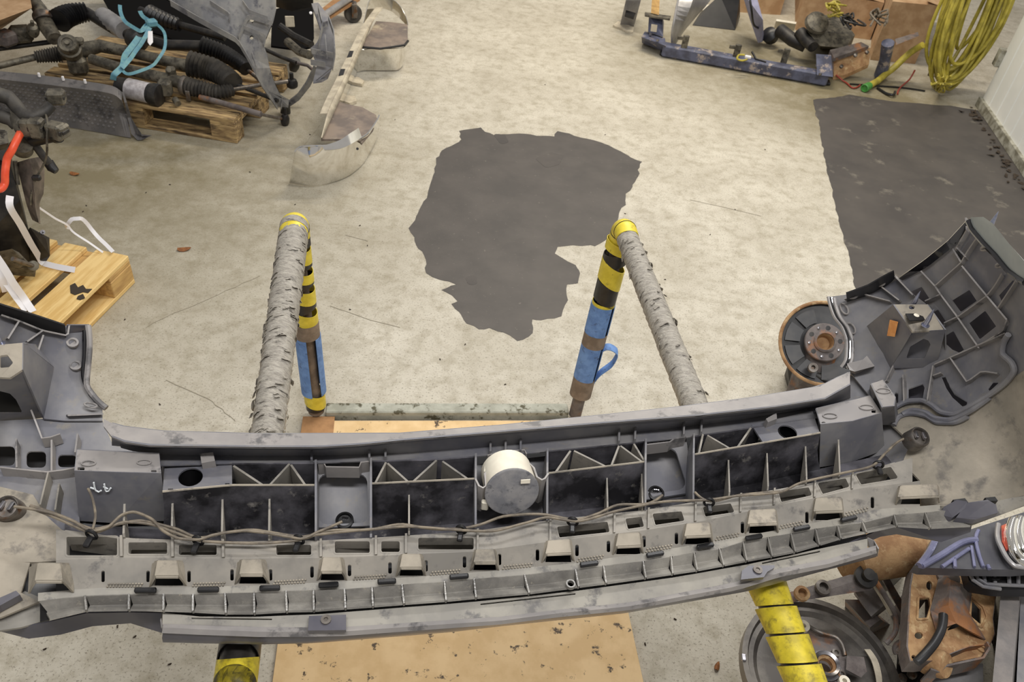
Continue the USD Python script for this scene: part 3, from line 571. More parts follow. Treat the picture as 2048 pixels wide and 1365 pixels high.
for k, (x0, y0, x1, y1) in enumerate(BLK):
    w, h = x1 - x0, y1 - y0; tl, tr = (.12, .02) if x0 < 1000 else (.05, .0)
    s_ = (x0 - 1000) / 900
    lft, rgt = x0 + w * (.18 - .1 * max(s_, 0)), x1 - w * (.12 - .1 * max(s_, 0) + .14 * max(-s_, 0))
    zb = float(H2.z(x0)) + .006; dy = -.035 * w if x0 > 1000 else 0
    A = [(lft + 3, y0 + 3, zb), (rgt - 3, y0 + dy + 3, zb), (rgt, y0 + h * .55 + dy, zb - .002), (lft - w * .02, y0 + h * .55, zb - .002)]
    hk = B('hook', pplate(A, .003), 'plastic_dust', label='dusty hollow retaining hook')
    P4 = Wn(A)
    lf = W(x0, y1 - 2, zsl(x0, y1) - .0); rf = W(x1, y1 + dy - 4, zsl(x1, y1 + dy - 4)); lbk = W(x0 + 2, y0 + 10, zsl(x0, y0 + 12) - .004); rbk = W(x1 - 1, y0 + 8 + dy, zsl(x1, y0 + 12) - .004)
    fl, fr_ = W(lft, y0 + h * .61, zb - .006), W(rgt + w * .02, y0 + h * .61 + dy, zb - .006)
    part(BU, 'hook_side', [sheet([[P4[0], P4[3], fl], [lbk, lf, lf]], .003), sheet([[P4[1], P4[2], fr_], [rbk, rf, rf]], .003), sheet([[P4[0], P4[1]], [lbk + [0, .004, 0], rbk + [0, .004, 0]]], .003)], 'plastic_dust', parent=hk, smooth=False)
    part(BU, 'hook_lip', tube([fl, fr_], .003, 6), 'plastic_dust', parent=hk)
# toothed dust grooves between the hooks
for a, b in ((215, 290), (386, 456), (548, 618), (708, 774), (862, 925), (1006, 1068), (1155, 1212), (1292, 1350), (1432, 1484), (1560, 1612), (1690, 1742)):
    n = int((b - a) / 6); pg = []
    for r0 in (2, 7):
        for q in range(n):
            x = a + 6 * q + (3 if r0 == 7 else 0); y = G1.y(x) - r0
            pg.append(cbox(W(x, y, zsl(x, y) + .0012), (.0032, .003, .003), ch=.0006))
    B('tooth_strip', pg, 'plastic_dust', smooth=False, kind='stuff')
# ledge with clips, slats below
B('ledge', strip(G1, S2, 76, 1880, .003), 'plastic_valance', label='narrow dusty ledge')
for x0, x1 in ((269,313),(395,438),(519,560),(637,677),(755,792),(899,937),(1160,1196),(1293,1327),(1394,1427),(1491,1524),(1587,1619),(1682,1713)):
    xm = (x0 + x1) / 2; y = G1.y(xm) + 5
    c0, c1 = W(x0, G1.y(x0) + 6, .962 + G1.z(x0) - .955), W(x1, G1.y(x1) + 6, .962 + G1.z(x1) - .955); ax = (c1 - c0) / np.linalg.norm(c1 - c0)
    cl = B('clip', cbox((c0 + c1) / 2, (np.linalg.norm(c1 - c0), .009, .008), [ax, np.cross((0, 0, 1), ax), (0, 0, 1)], .003), 'plastic_black', label='small black clip')
SX = [(76,97),(170,173),(258,258),(327,327),(386,386),(450,452),(508,509),(572,574),(627,628),(689,691),(744,746),(804,808),(889,892),(948,952),(1049,1058),(1151,1157),(1207,1212),(1286,1291),(1342,1345),(1388,1394),(1439,1447),(1486,1493),(1536,1544),(1582,1590),(1631,1638),(1675,1681),(1725,1732),(1788,1793),(1850,1860),(1905,1943)]
for (a0, a1), (b0, b1) in zip(SX, SX[1:]):
    ta, tb_ = S2.P(a0 + 2.5), S2.P(b0 - 2.5); ba, bb = S3.P(a1 + 2.5), S3.P(b1 - 2.5)
    f1 = .42
    ma, mb = ta * (1 - f1) + ba * f1 - [0, 0, .017], tb_ * (1 - f1) + bb * f1 - [0, 0, .017]
    N = 5; rows = [[p * (1 - s) + q * s for s in np.linspace(0, 1, N)] for p, q in ((ta, tb_), (ma + [0, .004, .002], mb + [0, .004, .002]), (ma, mb), (ba, bb))]
    B('slat', sheet(rows, .004), 'plastic_slat', smooth=25, label='narrow grey slat with a wet sheen' if a0 == 76 else None)
B('slat_backing', [strip(inset(S2, -.03), inset(S3, -.012), 80, 1900, .003, cell=60)], 'plastic_black')
for (a0, a1) in SX[1:-1]:
    p, q = S2.P(a0), S3.P(a1); B('slat_rib', slab([p + [0, 0, .001], p - [0, 0, .01], q - [0, 0, .006], q + [0, 0, .003]], e1b, .003), 'plastic_slat', smooth=False)
# valance under the slats
V1 = Row(.925, (322,1226),(400,1234),(520,1234),(640,1229),(800,1216),(952,1204),(1157,1182),(1345,1156),(1493,1130),(1640,1098),(1735,1078))
V2 = Row(.918, (322,1250),(400,1252),(520,1256),(620,1257),(692,1256),(999,1236),(1115,1222),(1259,1207),(1474,1166),(1554,1140),(1657,1120),(1755,1092))
V3 = Row(.922, (322,1256),(400,1260),(520,1265),(620,1265),(692,1264),(900,1249),(999,1243),(1115,1228),(1259,1214),(1474,1174),(1554,1148),(1657,1129),(1757,1099))
V4 = Row(.885, (335,1284),(400,1286),(520,1288),(620,1286),(700,1280),(900,1264),(1000,1252),(1250,1226),(1500,1181),(1640,1143),(1757,1112))
sl = [rpoly([(383,1236),(544,1238),(544,1241),(383,1239)], .8), rpoly([(961,1208),(1151,1187),(1151,1190),(961,1211)], .8), rpoly([(1524,1126),(1640,1102),(1640,1105),(1524,1129)], .8)]
V0 = Row(.918, *[(x, y - 10) for x, y in V1.p])
B('gap_shade_strip', strip(V0, inset(V1, -.012), 326, 1732, .003), 'plastic_black')  # black strip stands in for the shade between slats and valance
B('slot_shade_sheet', strip(inset(V1, -.014), inset(V2, -.014), 326, 1732, .003), 'plastic_black')  # black sheet added underneath so the valance slots look shaded
B('valance', [strip(V1, V2, 325, 1735, .003, sl)], 'plastic_valance', label='pale grey lower valance')
xv = np.linspace(326, 1752, 60)
B('valance_lip', sheet([[V2.P(x) for x in xv], [V3.P(x) for x in xv], [V3.P(x) * .8 + V4.P(x) * .2 - [0, .004, 0] for x in xv]], .003), 'plastic_rim')
B('valance_face', sheet([[V3.P(x) - [0, 0, .003] for x in xv], [V3.P(x) * .4 + V4.P(x) * .6 - [0, .003, 0] for x in xv], [V4.P(x) for x in xv]], .003), 'plastic_skin')
B('valance_end', [sheet([Wn([(325,1226,.935),(322,1240,.932),(324,1256,.925)]), Wn([(333,1230,.90),(335,1262,.89),(343,1284,.885)])], .003), sheet([Wn([(1735,1076,.945),(1748,1082,.945),(1757,1098,.94)]), Wn([(1728,1084,.93),(1742,1100,.925),(1755,1113,.91)])], .003)], 'plastic_rim', smooth=False)
for px, hp in (([(618,1233),(692,1230),(692,1261),(616,1262)], (652, 1241)), ([(1484,1142),(1497,1132),(1549,1131),(1549,1136),(1535,1144),(1528,1155),(1482,1160)], (1515, 1141))):
    tb = B('mounting_tab', pplate(Z(px, .943 if px[0][0] < 1000 else .957), .008), 'plastic_skin', smooth=False, label='dark mounting tab')
    part(BU, 'tab_screw', lathe([(.009, 0), (.009, .003), (.004, .003), (.004, .001), (0, .001)], W(*hp, .943 if hp[0] < 1000 else .957), (0, 0, 1), 16), 'steel_dull', parent=tb)
B('drain_notch', lathe([(.009, -.004), (.009, .004), (.006, .004), (.006, -.004)], W(1141, 1170, .945), (0, 0, 1), 20), 'plastic_slat')
# outer skin seen below the ends of the lower edge
B('skin_flank', sheet([Wn([(-60,1262,.93),(0,1250,.93),(58,1252,.93),(97,1244,.93),(173,1226,.935),(258,1224,.93),(327,1226,.925)]), Wn([(-60,1268,.91),(0,1262,.91),(58,1277,.90),(122,1269,.90),(185,1252,.90),(262,1246,.895),(325,1266,.89)])], .003), 'plastic_skin')
B('skin_flank', sheet([Wn([(1700,1086,.945),(1752,1062,.95),(1793,1054,.955),(1861,1055,.96),(1943,1050,.97)]), Wn([(1735,1084,.92),(1760,1073,.92),(1793,1068,.925),(1882,1084,.93),(1940,1064,.95)])], .003), 'plastic_skin')
# ------------------------------------------------------------------ bumper: right corner and wing
ZR = zlin([(1663,592,1.12),(1693,690,1.06),(1700,740,1.03),(1760,800,1.0),(1830,870,1.03),(1790,930,.99),(1880,1010,.99),(1950,1050,.985),(2048,1010,1.05),(2048,900,1.13),(2048,750,1.27),(2048,640,1.37),(2048,540,1.46),(1940,440,1.45),(1870,515,1.33),(1790,550,1.22),(1960,700,1.22),(1850,760,1.08),(1870,850,1.06),(1950,820,1.14),(1760,680,1.10),(1850,650,1.19),(1930,580,1.32),(2120,650,1.47),(2120,900,1.22)])
def rib_d(pts, d, h, th=.003):
    b = Wn(pts); d = np.array(d) / np.linalg.norm(d); return sheet([b + d * h, b - d * .004], th)
def zr(pts, dz=0): return [(x, y, float(ZR([(x, y)])[0]) + dz) for x, y in pts]
C9, C10, C6, C5 = crop(1640, 430, 5.02), crop(1640, 660, 5.02), crop(1530, 420, 3.593), crop(1350, 750, 2.934)
inner = (-.8, .1, -.25)                                   # the wing is nearly upright: its thickness runs outwards
ho = [C9((900,765),(1020,710),(1125,870),(1075,900),(980,830)), C9((1325,850),(1500,740),(1580,860),(1415,975)), C9((1495,1080),(1660,950),(1775,1115),(1605,1250)), C9((1130,970),(1185,940),(1280,1085),(1235,1105)), C10((1240,60),(1340,0),(1450,200),(1400,230),(1330,200),(1240,120)), C9((1415,360),(1525,195),(1590,240),(1490,440)), C9((1795,800),(1940,640),(1985,680),(1840,900)), C10((890,590),(1030,540),(1050,580),(1030,700),(890,710)), C10((1690,590),(1740,520),(1810,520),(1700,620)), C10((750,625),(785,640),(785,740),(755,760))]
slit = C10((1220,470),(1260,465),(1300,560),(1350,640),(1480,720),(1470,760),(1430,770),(1330,680),(1270,590))
wing_px = [(1660,594),(1690,590),(1792,562),(1868,516),(1937,446),(1950,452),(2060,575),(2110,620),(2110,700),(2028,752),(1980,796),(1922,834),(1888,830),(1861,810),(1827,803),(1786,820),(1770,835),(1745,800),(1703,748),(1693,715),(1695,687),(1686,657),(1668,631)]
B('wing_panel', plate(wing_px, ZR, .004, [rpoly(h, 2.2) for h in ho] + [rpoly(slit, 1)], d=(.3, -.1, -.8)), 'plastic_wing', label='right wing of the bumper, a ribbed inner panel with openings')
B('wing_skin', plate([(1700,600),(1792,572),(1868,526),(1937,458),(1950,462),(2060,585),(2110,630),(2110,760),(1985,780),(1920,822),(1850,800),(1790,812),(1755,790),(1720,740)], lambda q: ZR(q) - .035, .003, d=(.3, -.1, -.8)), 'plastic_skin', label='outer skin behind the openings of the wing')
for l in ([(790,650),(960,830)], [(630,735),(820,880)], [(475,820),(730,890)], [(1040,590),(1180,740),(1240,830),(1390,1030),(1620,1360)], [(1180,740),(1440,510),(1510,390),(1600,260)], [(1360,370),(1440,500)], [(1400,360),(1490,450)], [(1450,540),(1690,830),(1900,1080)], [(1270,1110),(1420,1040),(1700,840),(1780,740),(1850,620)], [(1080,890),(1240,820)], [(1490,60),(1500,180),(1390,370)], [(1810,960),(1990,690)], [(1900,1080),(1860,1190),(1600,1350)]):
    pp = resample(C9(*l), 3 * len(l)); B('wing_rib', rib_d(zr(pp), (-.72, -.36, .58), .017), 'plastic_rim', smooth=False)
for l in ([(860,470),(870,740)], [(1160,380),(1100,740)], [(1170,370),(1330,300),(1500,545),(1650,435),(1805,460)], [(1330,300),(1880,60)], [(1160,480),(1240,450)], [(690,530),(800,300)], [(545,600),(690,530)]):
    pp = resample(C10(*l), 3 * len(l)); B('wing_rib', rib_d(zr(pp), (-.72, -.36, .58), .017), 'plastic_rim', smooth=False)
for dz, l in ((.008, [(740,790),(900,715),(1010,710),(1110,750),(1220,830),(1330,850),(1450,800),(1690,660),(1880,510),(1950,400),(1930,340),(1830,230),(1840,150),(1890,50)]), (.006, [(830,850),(930,810),(1050,830),(1160,890),(1290,905),(1420,860),(1700,680)]), (.004, [(740,960),(800,870),(920,840),(1050,860),(1190,930),(1330,930),(1480,870)])):
    B('wing_bead', tube(Wn(zr(spl(C10(*l), 50), dz)), .006, 8), 'plastic_wing')
# glossy outer edge, flap and the two edge beads along the tailgate side
o_, i_ = C9((790,632),(1050,450),(1280,262),(1480,45)), C9((830,655),(1080,520),(1320,330),(1497,130))
B('gloss_edge', sheet([Wn(zr(resample(o_, 14), .012)), Wn(zr(resample(i_, 14), .004))], .004), 'gloss_black', label='glossy black painted edge')
o_, i_ = C9((262,785),(480,705),(670,595),(742,562)), C9((272,868),(450,815),(640,720),(748,650))
B('edge_flap', sheet([Wn(zr(resample(o_, 10), .035)), Wn(zr(resample(i_, 10), .002))], .003), 'plastic_black', label='upright black flap at the seam')
B('wing_rib', rib_d(zr(resample(C9((270,868),(450,815),(640,720),(790,640)), 10)), (-.72, -.36, .58), .017), 'plastic_rim')
for x, y in C9((335,815), (610,690), (1655,335), (1805,505)):
    B('slot_boss', tube(spl(Wn(zr([(x - 7, y + 2), (x, y - 3), (x + 7, y - 1), (x, y + 4)], .012)), 20, closed=True), .003, 6, closed=True), 'plastic_rim')
for off, mt in ((0, 'plastic_rim'), (6, 'gloss_black'), (11, 'plastic_rim')):
    B('edge_bead', tube(Wn(zr([(x + off, y + off * .2) for x, y in spl([(1657,594),(1668,631),(1686,657),(1694,687),(1693,715),(1683,735)], 24)], .012)), .0045, 8), mt)
for x, y in C9((240,945), (310,1140)):
    B('slot_boss', tube(spl(Wn(zr([(x - 6, y - 10), (x + 6, y - 4), (x + 7, y + 10), (x - 4, y + 4)], .004)), 20, closed=True), .002, 6, closed=True), 'plastic_rim')
B('corner_box', [sheet([Wn(zr(C10((270,340),(430,300),(470,260)), .02)), Wn(zr(C10((300,400),(350,415),(545,360)), .018)), Wn(zr(C10((320,480),(360,470),(540,380)), -.02))], .003)], 'plastic_rim', smooth=False)
# block that carries two screws
T4 = C6((925,680),(1165,680),(1297,862),(1062,876)); B4 = C6((735,830),(1160,700),(1290,1010),(990,1100))
tz = [1.235, 1.245, 1.225, 1.205]
Tp = [(x, y, z) for (x, y), z in zip(T4, tz)]
hp1, hp2 = C6((1055,700), (1150,832))
B('screw_block', pplate(Tp, .004, [ell(hp1[0], hp1[1], 6, 4), ell(hp2[0], hp2[1], 7, 5)]), 'plastic_dust', label='dusty block with two screws')
def quad(a, b, c, d, n=6):
    a, b, c, d = map(np.asarray, (a, b, c, d)); s = np.linspace(0, 1, n)
    return [[a * (1 - t) * (1 - u) + b * t * (1 - u) + c * t * u + d * (1 - t) * u for t in s] for u in s]
Bp = zr(C6((735,830),(1190,700),(1300,1010),(1230,1120)), 0); Bl = zr(C6((735,835),(905,1140),(1000,1090),(1230,1130)), 0)
wt = Wn(Tp)
B('block_wall', sheet(quad(wt[0], wt[3], W(*Bl[1]), W(*Bl[0])), .003), 'plastic_wing')
B('block_wall', sheet(quad(wt[2], wt[1], W(*Bp[1]), W(*Bp[2])), .003), 'plastic_wing')
fc = [(*Tp[3][:2], Tp[3][2]), (*Tp[2][:2], Tp[2][2]), Bl[3], Bl[1]]
B('block_wall', pplate([fc[0], fc[1], fc[2], fc[3]], .003, [rpoly(C10((865,290),(905,170),(1040,90),(1090,110),(1110,150),(1050,290)), 3)], d=(.2, .8, -.4)), 'plastic_wing', label='front wall with a five-cornered opening')
pass
def screw(px, z, l=.045, tilt=(0, 0, 1)):
    b = W(*px, z); s_ = B('screw', lathe([(.009, 0), (.009, .002), (.005, .002), (.005, l * .45), (.0042, l * .55), (.0026, l * .8), (.0005, l)], b, tilt, 14), 'screw', label='pointed steel screw')
for px in (hp1, hp2): screw(px, 1.228)
screw(C9((1668,185))[0], 1.455, .05)
pb = W(*C6((1085,765))[0], 1.228); B('block_stud', [lathe([(.006, 0), (.006, .003), (0, .004)], pb, (0, 0, 1), 14)], 'white_plastic')
B('block_slot', pplate([(x, y, 1.2305) for x, y in C6((1010,745),(1125,745),(1150,790),(1040,795))], .002), 'plastic_black', smooth=False)
lab = C6((897,792),(955,805),(935,912),(877,903))
ls = W(*zr([(1790,652)])[0]); 
def on_quad(P4, P3, P2, x, y, lift=.003):
    n_ = np.cross(P3 - P4, P2 - P4); n_ /= np.linalg.norm(n_); n_ = n_ if n_[2] > 0 else -n_
    d_ = RC @ np.array([(x - CX) / FPX, (y - CY) / FPX, 1.0]); o = np.array([0, 0, CAMH]); return o + d_ * ((P4 - o).dot(n_) + lift) / d_.dot(n_)
qg = np.array(quad(wt[0], wt[3], W(*Bl[1]), W(*Bl[0]), 60)).reshape(-1, 3)
qc = (qg - [0, 0, CAMH]) @ RC; qpx = np.c_[CX + FPX * qc[:, 0] / qc[:, 2], CY + FPX * qc[:, 1] / qc[:, 2]]
lw = [qg[np.argmin(((qpx - p) ** 2).sum(1))] for p in lab]; lw = [p + .006 * (np.array([0, 0, CAMH]) - p) for p in lw]
B('orange_sticker', sheet([[lw[0], lw[1]], [lw[3], lw[2]]], .001), 'orange_label', smooth=False, label='small orange sticker')
# outer lamp-like strip on the wheel arch edge
fo = zr(C9((1510,25),(1640,20),(1740,90),(1900,290),(2060,470),(2200,640),(2200,760),(2048,655),(1900,560),(1650,280),(1520,100)), .018)
B('arch_strip', plate(fo, lambda q: ZR(q) + .018, .012, d=(.5, 0, -.8)), 'fog_plastic', label='grey green smooth strip on the wheel arch edge')
B('arch_seam', tube(Wn(zr(resample(C9((1490,60),(1530,150),(1650,290),(1770,410),(1900,570),(2060,680)), 20), .018)), .006, 8), 'gloss_black')
# right corner
corner_px = [(1772,840),(1786,822),(1827,805),(1861,812),(1888,832),(1922,836),(1980,798),(2028,754),(2110,702),(2110,975),(2048,992),(1950,1012),(1880,1012),(1842,1012),(1840,962),(1805,925),(1822,885)]
B('corner_panel', plate(corner_px, ZR, .004, d=(0, 0, -1)), 'plastic_dust', label='smooth dusty inside of the right corner')
B('corner_fill', plate([(1625,815),(1700,750),(1750,780),(1775,838),(1822,885),(1805,925),(1700,935),(1640,880)], lambda q: ZR(q) - .012, .003), 'plastic_wing')
B('corner_edge', plate([(1793,1051),(1860,1056),(1943,1051),(2048,1012),(2110,988),(2110,974),(2048,991),(1950,1011),(1880,1009),(1850,1025)], lambda q: ZR(q), .003), 'plastic_valance')
for px in ([(1888,1014),(1914,1000),(1935,1004),(1930,1018),(1905,1036),(1880,1030)], [(1935,1006),(1975,1000),(1992,1010),(1996,1026),(1950,1040),(1912,1036)]):
    B('corner_pocket', plate(px, lambda q: ZR(q) + .014, .014), 'plastic_skin', smooth=False)
for px in ([(1906,1000),(1930,997),(1937,1006),(1910,1006)], [(1970,996),(1990,994),(1996,1002),(1975,1003)]):
    B('clip', plate(px, lambda q: ZR(q) + .012, .012), 'plastic_black', smooth=False)
# round ends of the loom: sensors
def sensor(px, z, name='parking_sensor'):
    c = W(*px, z); ax_ = np.array([.1, -.35, .9])
    s_ = B(name, lathe([(.023, -.03), (.022, .0), (.019, .004), (.017, .0), (.016, -.004), (0, -.004)], c, ax_, 26), 'steel_dull', label='round grey parking sensor')
    part(BU, 'sensor_clip', [cbox(c + [.008 * k, .002, .002], (.006, .018, .008), ch=.0015) for k in (-1, 1)], 'steel', parent=s_)
sensor((1840,874), 1.065); sensor((12,1016), 1.02)

# ------------------------------------------------------------------ bumper: left corner and wing
ZL = zlin([(0,610,1.25),(130,650,1.15),(180,655,1.13),(190,770,1.05),(215,830,1.02),(0,700,1.19),(60,700,1.16),(0,840,1.04),(100,1000,.985),(0,960,.995),(0,1200,.975),(125,1125,.98),(60,1125,.98),(-100,600,1.33),(-100,1000,1.06),(-100,1200,1.03),(150,1050,.97),(150,900,1.0)])
def zl(pts, dz=0): return [(x, y, float(ZL([(x, y)])[0]) + dz) for x, y in pts]
CL = crop(0, 600, 3.41)
B('wing_panel', plate([(-90,640),(0,634),(60,648),(130,652),(174,652),(172,755),(190,800),(205,818),(205,842),(130,842),(88,838),(60,800),(0,745),(-90,745)], ZL, .004, d=(-.3, 0, -.8)), 'plastic_wing', label='left wing of the bumper, cut by the edge of the photograph')
B('edge_flap', sheet([Wn(zl(resample([(-90,575),(0,608),(70,630),(130,650)], 12), .02)), Wn(zl(resample([(-90,605),(0,632),(70,655),(132,674)], 12), .0))], .004), 'plastic_black', label='dark edge strip of the left wing')
for l in ([(0,110),(120,150),(280,215),(450,250),(460,180)], [(120,150),(45,270)], [(280,215),(175,290)], [(285,245),(250,350)], [(450,790),(690,780)]):
    B('wing_rib', rib_d(zl(resample(CL(*l), 4 * len(l))), (.6, -.45, .6), .016), 'plastic_rim', smooth=False)
B('edge_return', sheet([Wn(zl(resample(CL((455,170),(610,170)), 5), .01)), Wn(zl(resample(CL((455,225),(565,215)), 5), .0))], .003), 'plastic_skin')
B('edge_bead', tube(Wn(zl(spl(CL((600,175),(610,300),(600,450),(590,570),(640,660),(725,740)), 24), .01)), .006, 8), 'plastic_rim')
B('edge_bead', tube(Wn(zl(spl(CL((575,210),(575,350),(565,500),(590,600),(655,695)), 24), .008)), .004, 8), 'gloss_black')
for x, y in CL((495,300), (515,455)):
    B('slot_boss', [lathe([(.011, 0), (.011, .006), (.007, .006), (.006, .001), (0, .001)], W(*zl([(x, y)], .0)[0]), (.3, -.2, .9), 18)], 'plastic_rim')
B('slot_boss', tube(spl(Wn(zl(CL((575,710),(610,705),(660,722),(650,735),(600,730)), .012)), 24, closed=True), .002, 6, closed=True), 'plastic_rim')
# left block with dusty top
Lt = [(-80,684,1.26),(0,690,1.24),(45,686,1.225),(44,740,1.205),(20,756,1.20),(-80,750,1.22)]
B('screw_block', plate([p[:2] for p in Lt], zlin(Lt), .004, [rpoly(CL((0,380),(50,375),(90,430),(60,460),(0,465)), 3)]), 'plastic_dust', label='dusty block at the left photo edge')
wl = Wn(Lt)
B('block_wall', sheet(quad(wl[2], wl[3], W(*zl([(86,836)])[0]), W(*zl([(106,735)])[0])), .003), 'plastic_wing')
B('block_wall', sheet(quad(wl[2], W(*zl([(106,735)])[0]), W(*zl([(72,690)])[0]), wl[2] + [0, .01, -.01]), .003), 'plastic_wing')
B('block_wall', pplate([(-80,752,1.215),(20,757,1.198),(44,741,1.203),(86,836,1.02),(45,842,1.02),(-80,842,1.05)], .003, [rpoly([(-30,775),(20,788),(32,800),(45,826),(-30,826)], 3)], d=(0, .8, -.4)), 'plastic_wing')
screw((0,690), 1.235, .06)
B('block_backing', pplate([(-80,770,1.1),(60,790,1.06),(60,842,1.0),(-80,842,1.02)], .003), 'plastic_black')
B('corner_wall', plate([(-80,838),(0,842),(88,838),(130,842),(205,842),(226,892),(300,903),(334,911),(326,930),(157,905),(150,965),(75,965),(0,938),(-80,935)], lambda q: ZL(q) - .005, .003, [rrect(53,903,92,936,9), rrect(116,910,153,935,8), rrect(-30,892,30,932,10)]), 'plastic_wing', label='dark wall with rounded openings')
B('corner_backing', plate([(-80,880),(160,895),(160,945),(-80,945)], lambda q: ZL(q) - .045, .003), 'plastic_black')
B('corner_wall', plate([(-80,934),(0,937),(75,964),(152,964),(160,1050),(128,1070),(92,1032),(66,990),(0,975),(-80,975)], lambda q: ZL(q) - .004, .003), 'plastic_wing')
for l in ([(32,878),(33,935)], [(103,880),(103,942)], [(155,868),(150,905)], [(0,935),(100,945),(155,935)], [(62,820),(85,880),(120,868)]):
    B('wing_rib', rib(zl(resample(l, 6), .014), .025, .003), 'plastic_rim', smooth=False)
for l in ([(96,945),(80,1010)], [(118,968),(110,1020)]):
    B('fin', rib(zl(resample(l, 6), .02), .03, .003), 'plastic_shelf', smooth=False)
B('corner_panel', plate([(-80,974),(0,974),(66,990),(92,1032),(130,1066),(118,1122),(60,1126),(42,1186),(78,1204),(0,1236),(-80,1240)], lambda q: ZL(q) + .002, .004), 'plastic_dust', label='smooth dusty inside of the left corner')
B('corner_fold', plate([(-60,1218),(0,1208),(50,1183),(97,1203),(97,1240),(40,1256),(0,1262),(-60,1264)], lambda q: ZL(q) - .01, .004), 'plastic_valance')
B('corner_pocket', plate([(-60,1225),(0,1196),(32,1182),(40,1190),(0,1212),(-60,1245)], lambda q: ZL(q) + .016, .016), 'plastic_skin', smooth=False)

B('corner_backing', plate([(-80,1080),(40,1080),(150,1062),(240,1075),(240,1175),(60,1200),(-80,1210)], lambda q: ZL(q) - .03, .003), 'plastic_black')
B('corner_backing', plate([(1690,960),(1800,930),(1900,940),(1990,990),(1900,1020),(1700,1040)], lambda q: ZR(q) - .03, .003), 'plastic_black')
# ------------------------------------------------------------------ bumper: wiring loom
def wire(pts, dz, r=.0026, n=120, bow=True):
    q = [(x, y, .995 + dz + .05 * ((x - 1020) / 900) ** 2) for x, y in pts]
    B('sensor_wire', tube(spl(Wn(q), n), r, 7), 'wire', label='thin dusty brown wire')
wire([(28,1014),(95,1025),(140,1040),(182,1062),(215,1055),(245,1030),(270,1025),(300,1037),(330,1065),(360,1078),(395,1080),(430,1070),(500,1063),(540,1068),(597,1078),(640,1063),(684,1044)], .014)
wire([(60,1016),(120,1040),(182,1066),(250,1045),(300,1049),(350,1066),(395,1081),(480,1087),(597,1081),(660,1062),(740,1060),(810,1050),(860,1058),(920,1058),(960,1050),(1010,1033),(1090,1030),(1145,1040),(1190,1030),(1240,1010),(1290,1009),(1325,991)], .009)
wire([(60,1012),(120,1032),(182,1058),(230,1050),(290,1043),(350,1058),(395,1076),(450,1066),(520,1062),(597,1075)], .008)
wire([(597,1076),(670,1066),(760,1058),(820,1054),(920,1061),(980,1063),(1050,1047),(1100,1036),(1145,1043),(1240,1021),(1330,1004),(1420,1000),(1470,993),(1560,985),(1600,967),(1680,948),(1745,932),(1770,908),(1800,882),(1836,870)], .012, n=160)
wire([(176,978),(187,1005),(190,1040),(184,1060)], .016, r=.0022, n=40)
wire([(1390,985),(1420,1003),(1480,991),(1560,984)], .008, n=40)
for x, y in ((182,1068),(395,1080),(597,1078),(922,1058),(1145,1042),(1418,1003),(1757,928)):
    c = W(x, y + 4, 1.0 + .05 * ((x - 1020) / 900) ** 2)
    k = B('cable_clip', [tube(c + np.array([[.009 * math.cos(a), .003 * math.sin(a * .5), .011 * math.sin(a)] for a in np.linspace(0, 2 * np.pi, 18, endpoint=False)]), .0028, 6, closed=True)], 'plastic_black', label='black wire clip')
    part(BU, 'clip_foot', cbox(c + [0, -.012, -.002], (.01, .02, .008), ch=.002), 'plastic_black', parent=k)
# ------------------------------------------------------------------ more materials
mat('dirty_alu', (118, 112, 98), (74, 70, 62), rough=.55, metal=.3, scale=18, c3=(50, 46, 40), scale3=30, lo3=.54, hi3=.66)
mat('dirty_black', (26, 24, 24), (58, 54, 48), rough=.5, scale=18, lo=.45, hi=.7)
mat('rubber', (40, 38, 36), (70, 66, 60), rough=.6, scale=14)
mat('silver_label', (206, 202, 204), (176, 170, 172), rough=.35, metal=.2, scale=40)
mat('teal_strap', (110, 160, 166), (90, 140, 160), rough=.6, scale=30)
mat('strap_white', (238, 236, 238), rough=.4)
mat('frame_plastic', (114, 114, 116), (140, 138, 134), rough=.5, scale=12, c3=(86, 86, 92), scale3=16)
mat('shade_black', (14, 13, 13), rough=.95, spec=.1)  # matte black for the sheets that stand in for deep shade
mat('tray_plastic', (92, 90, 90), (112, 108, 106), rough=.55, scale=9, c3=(70, 68, 70), scale3=12)
mat('chrome', (236, 234, 230), (222, 220, 214), rough=.09, metal=1, scale=6, c3=(170, 164, 152), scale3=40, lo3=.66, hi3=.78)
mat('pad_rubber', (112, 102, 96), (140, 126, 114), rough=.75, scale=9, c3=(176, 164, 142), scale3=8, lo3=.56, hi3=.7)
mat('beige_dust', (204, 194, 172), (170, 160, 142), rough=.7, scale=12)
mat('orange_hose', (242, 96, 60), (232, 82, 50), rough=.35, scale=30)
mat('heat_shield', (132, 120, 110), (84, 76, 70), rough=.5, metal=.3, scale=14, lo=.38, hi=.62)
mat('blue_grey', (92, 96, 118), (70, 72, 88), rough=.4, scale=14, c3=(160, 148, 140), scale3=9, lo3=.56, hi3=.62)
mat('silver_paint', (168, 166, 166), (140, 138, 138), rough=.35, metal=.3, scale=8)
mat('lilac_paint', (150, 150, 176), (130, 130, 152), rough=.4, scale=8)
mat('cardboard', (190, 158, 122), (168, 134, 98), rough=.8, scale=10)
mat('hose_yellow', (190, 176, 72), (150, 138, 54), rough=.45, scale=12)
mat('connector_green', (74, 142, 64), rough=.5)
mat('red_wire', (150, 60, 46), rough=.5)
mat('lens_red', (150, 40, 24), (190, 84, 50), rough=.15, scale=30, coat=1)
mat('lamp_grey', (78, 78, 84), (92, 92, 96), rough=.3, scale=10)
mat('lilac_shine', (150, 152, 186), (128, 130, 160), rough=.2, metal=.4, scale=12)
mat('disc_black', (38, 38, 40), (58, 56, 54), rough=.4, scale=14)
mat('panel_grey', (112, 108, 106), (128, 122, 118), rough=.6, scale=18, bump=.2)
mat('leaf_brown', (150, 96, 48), (120, 74, 38), rough=.7, scale=60)
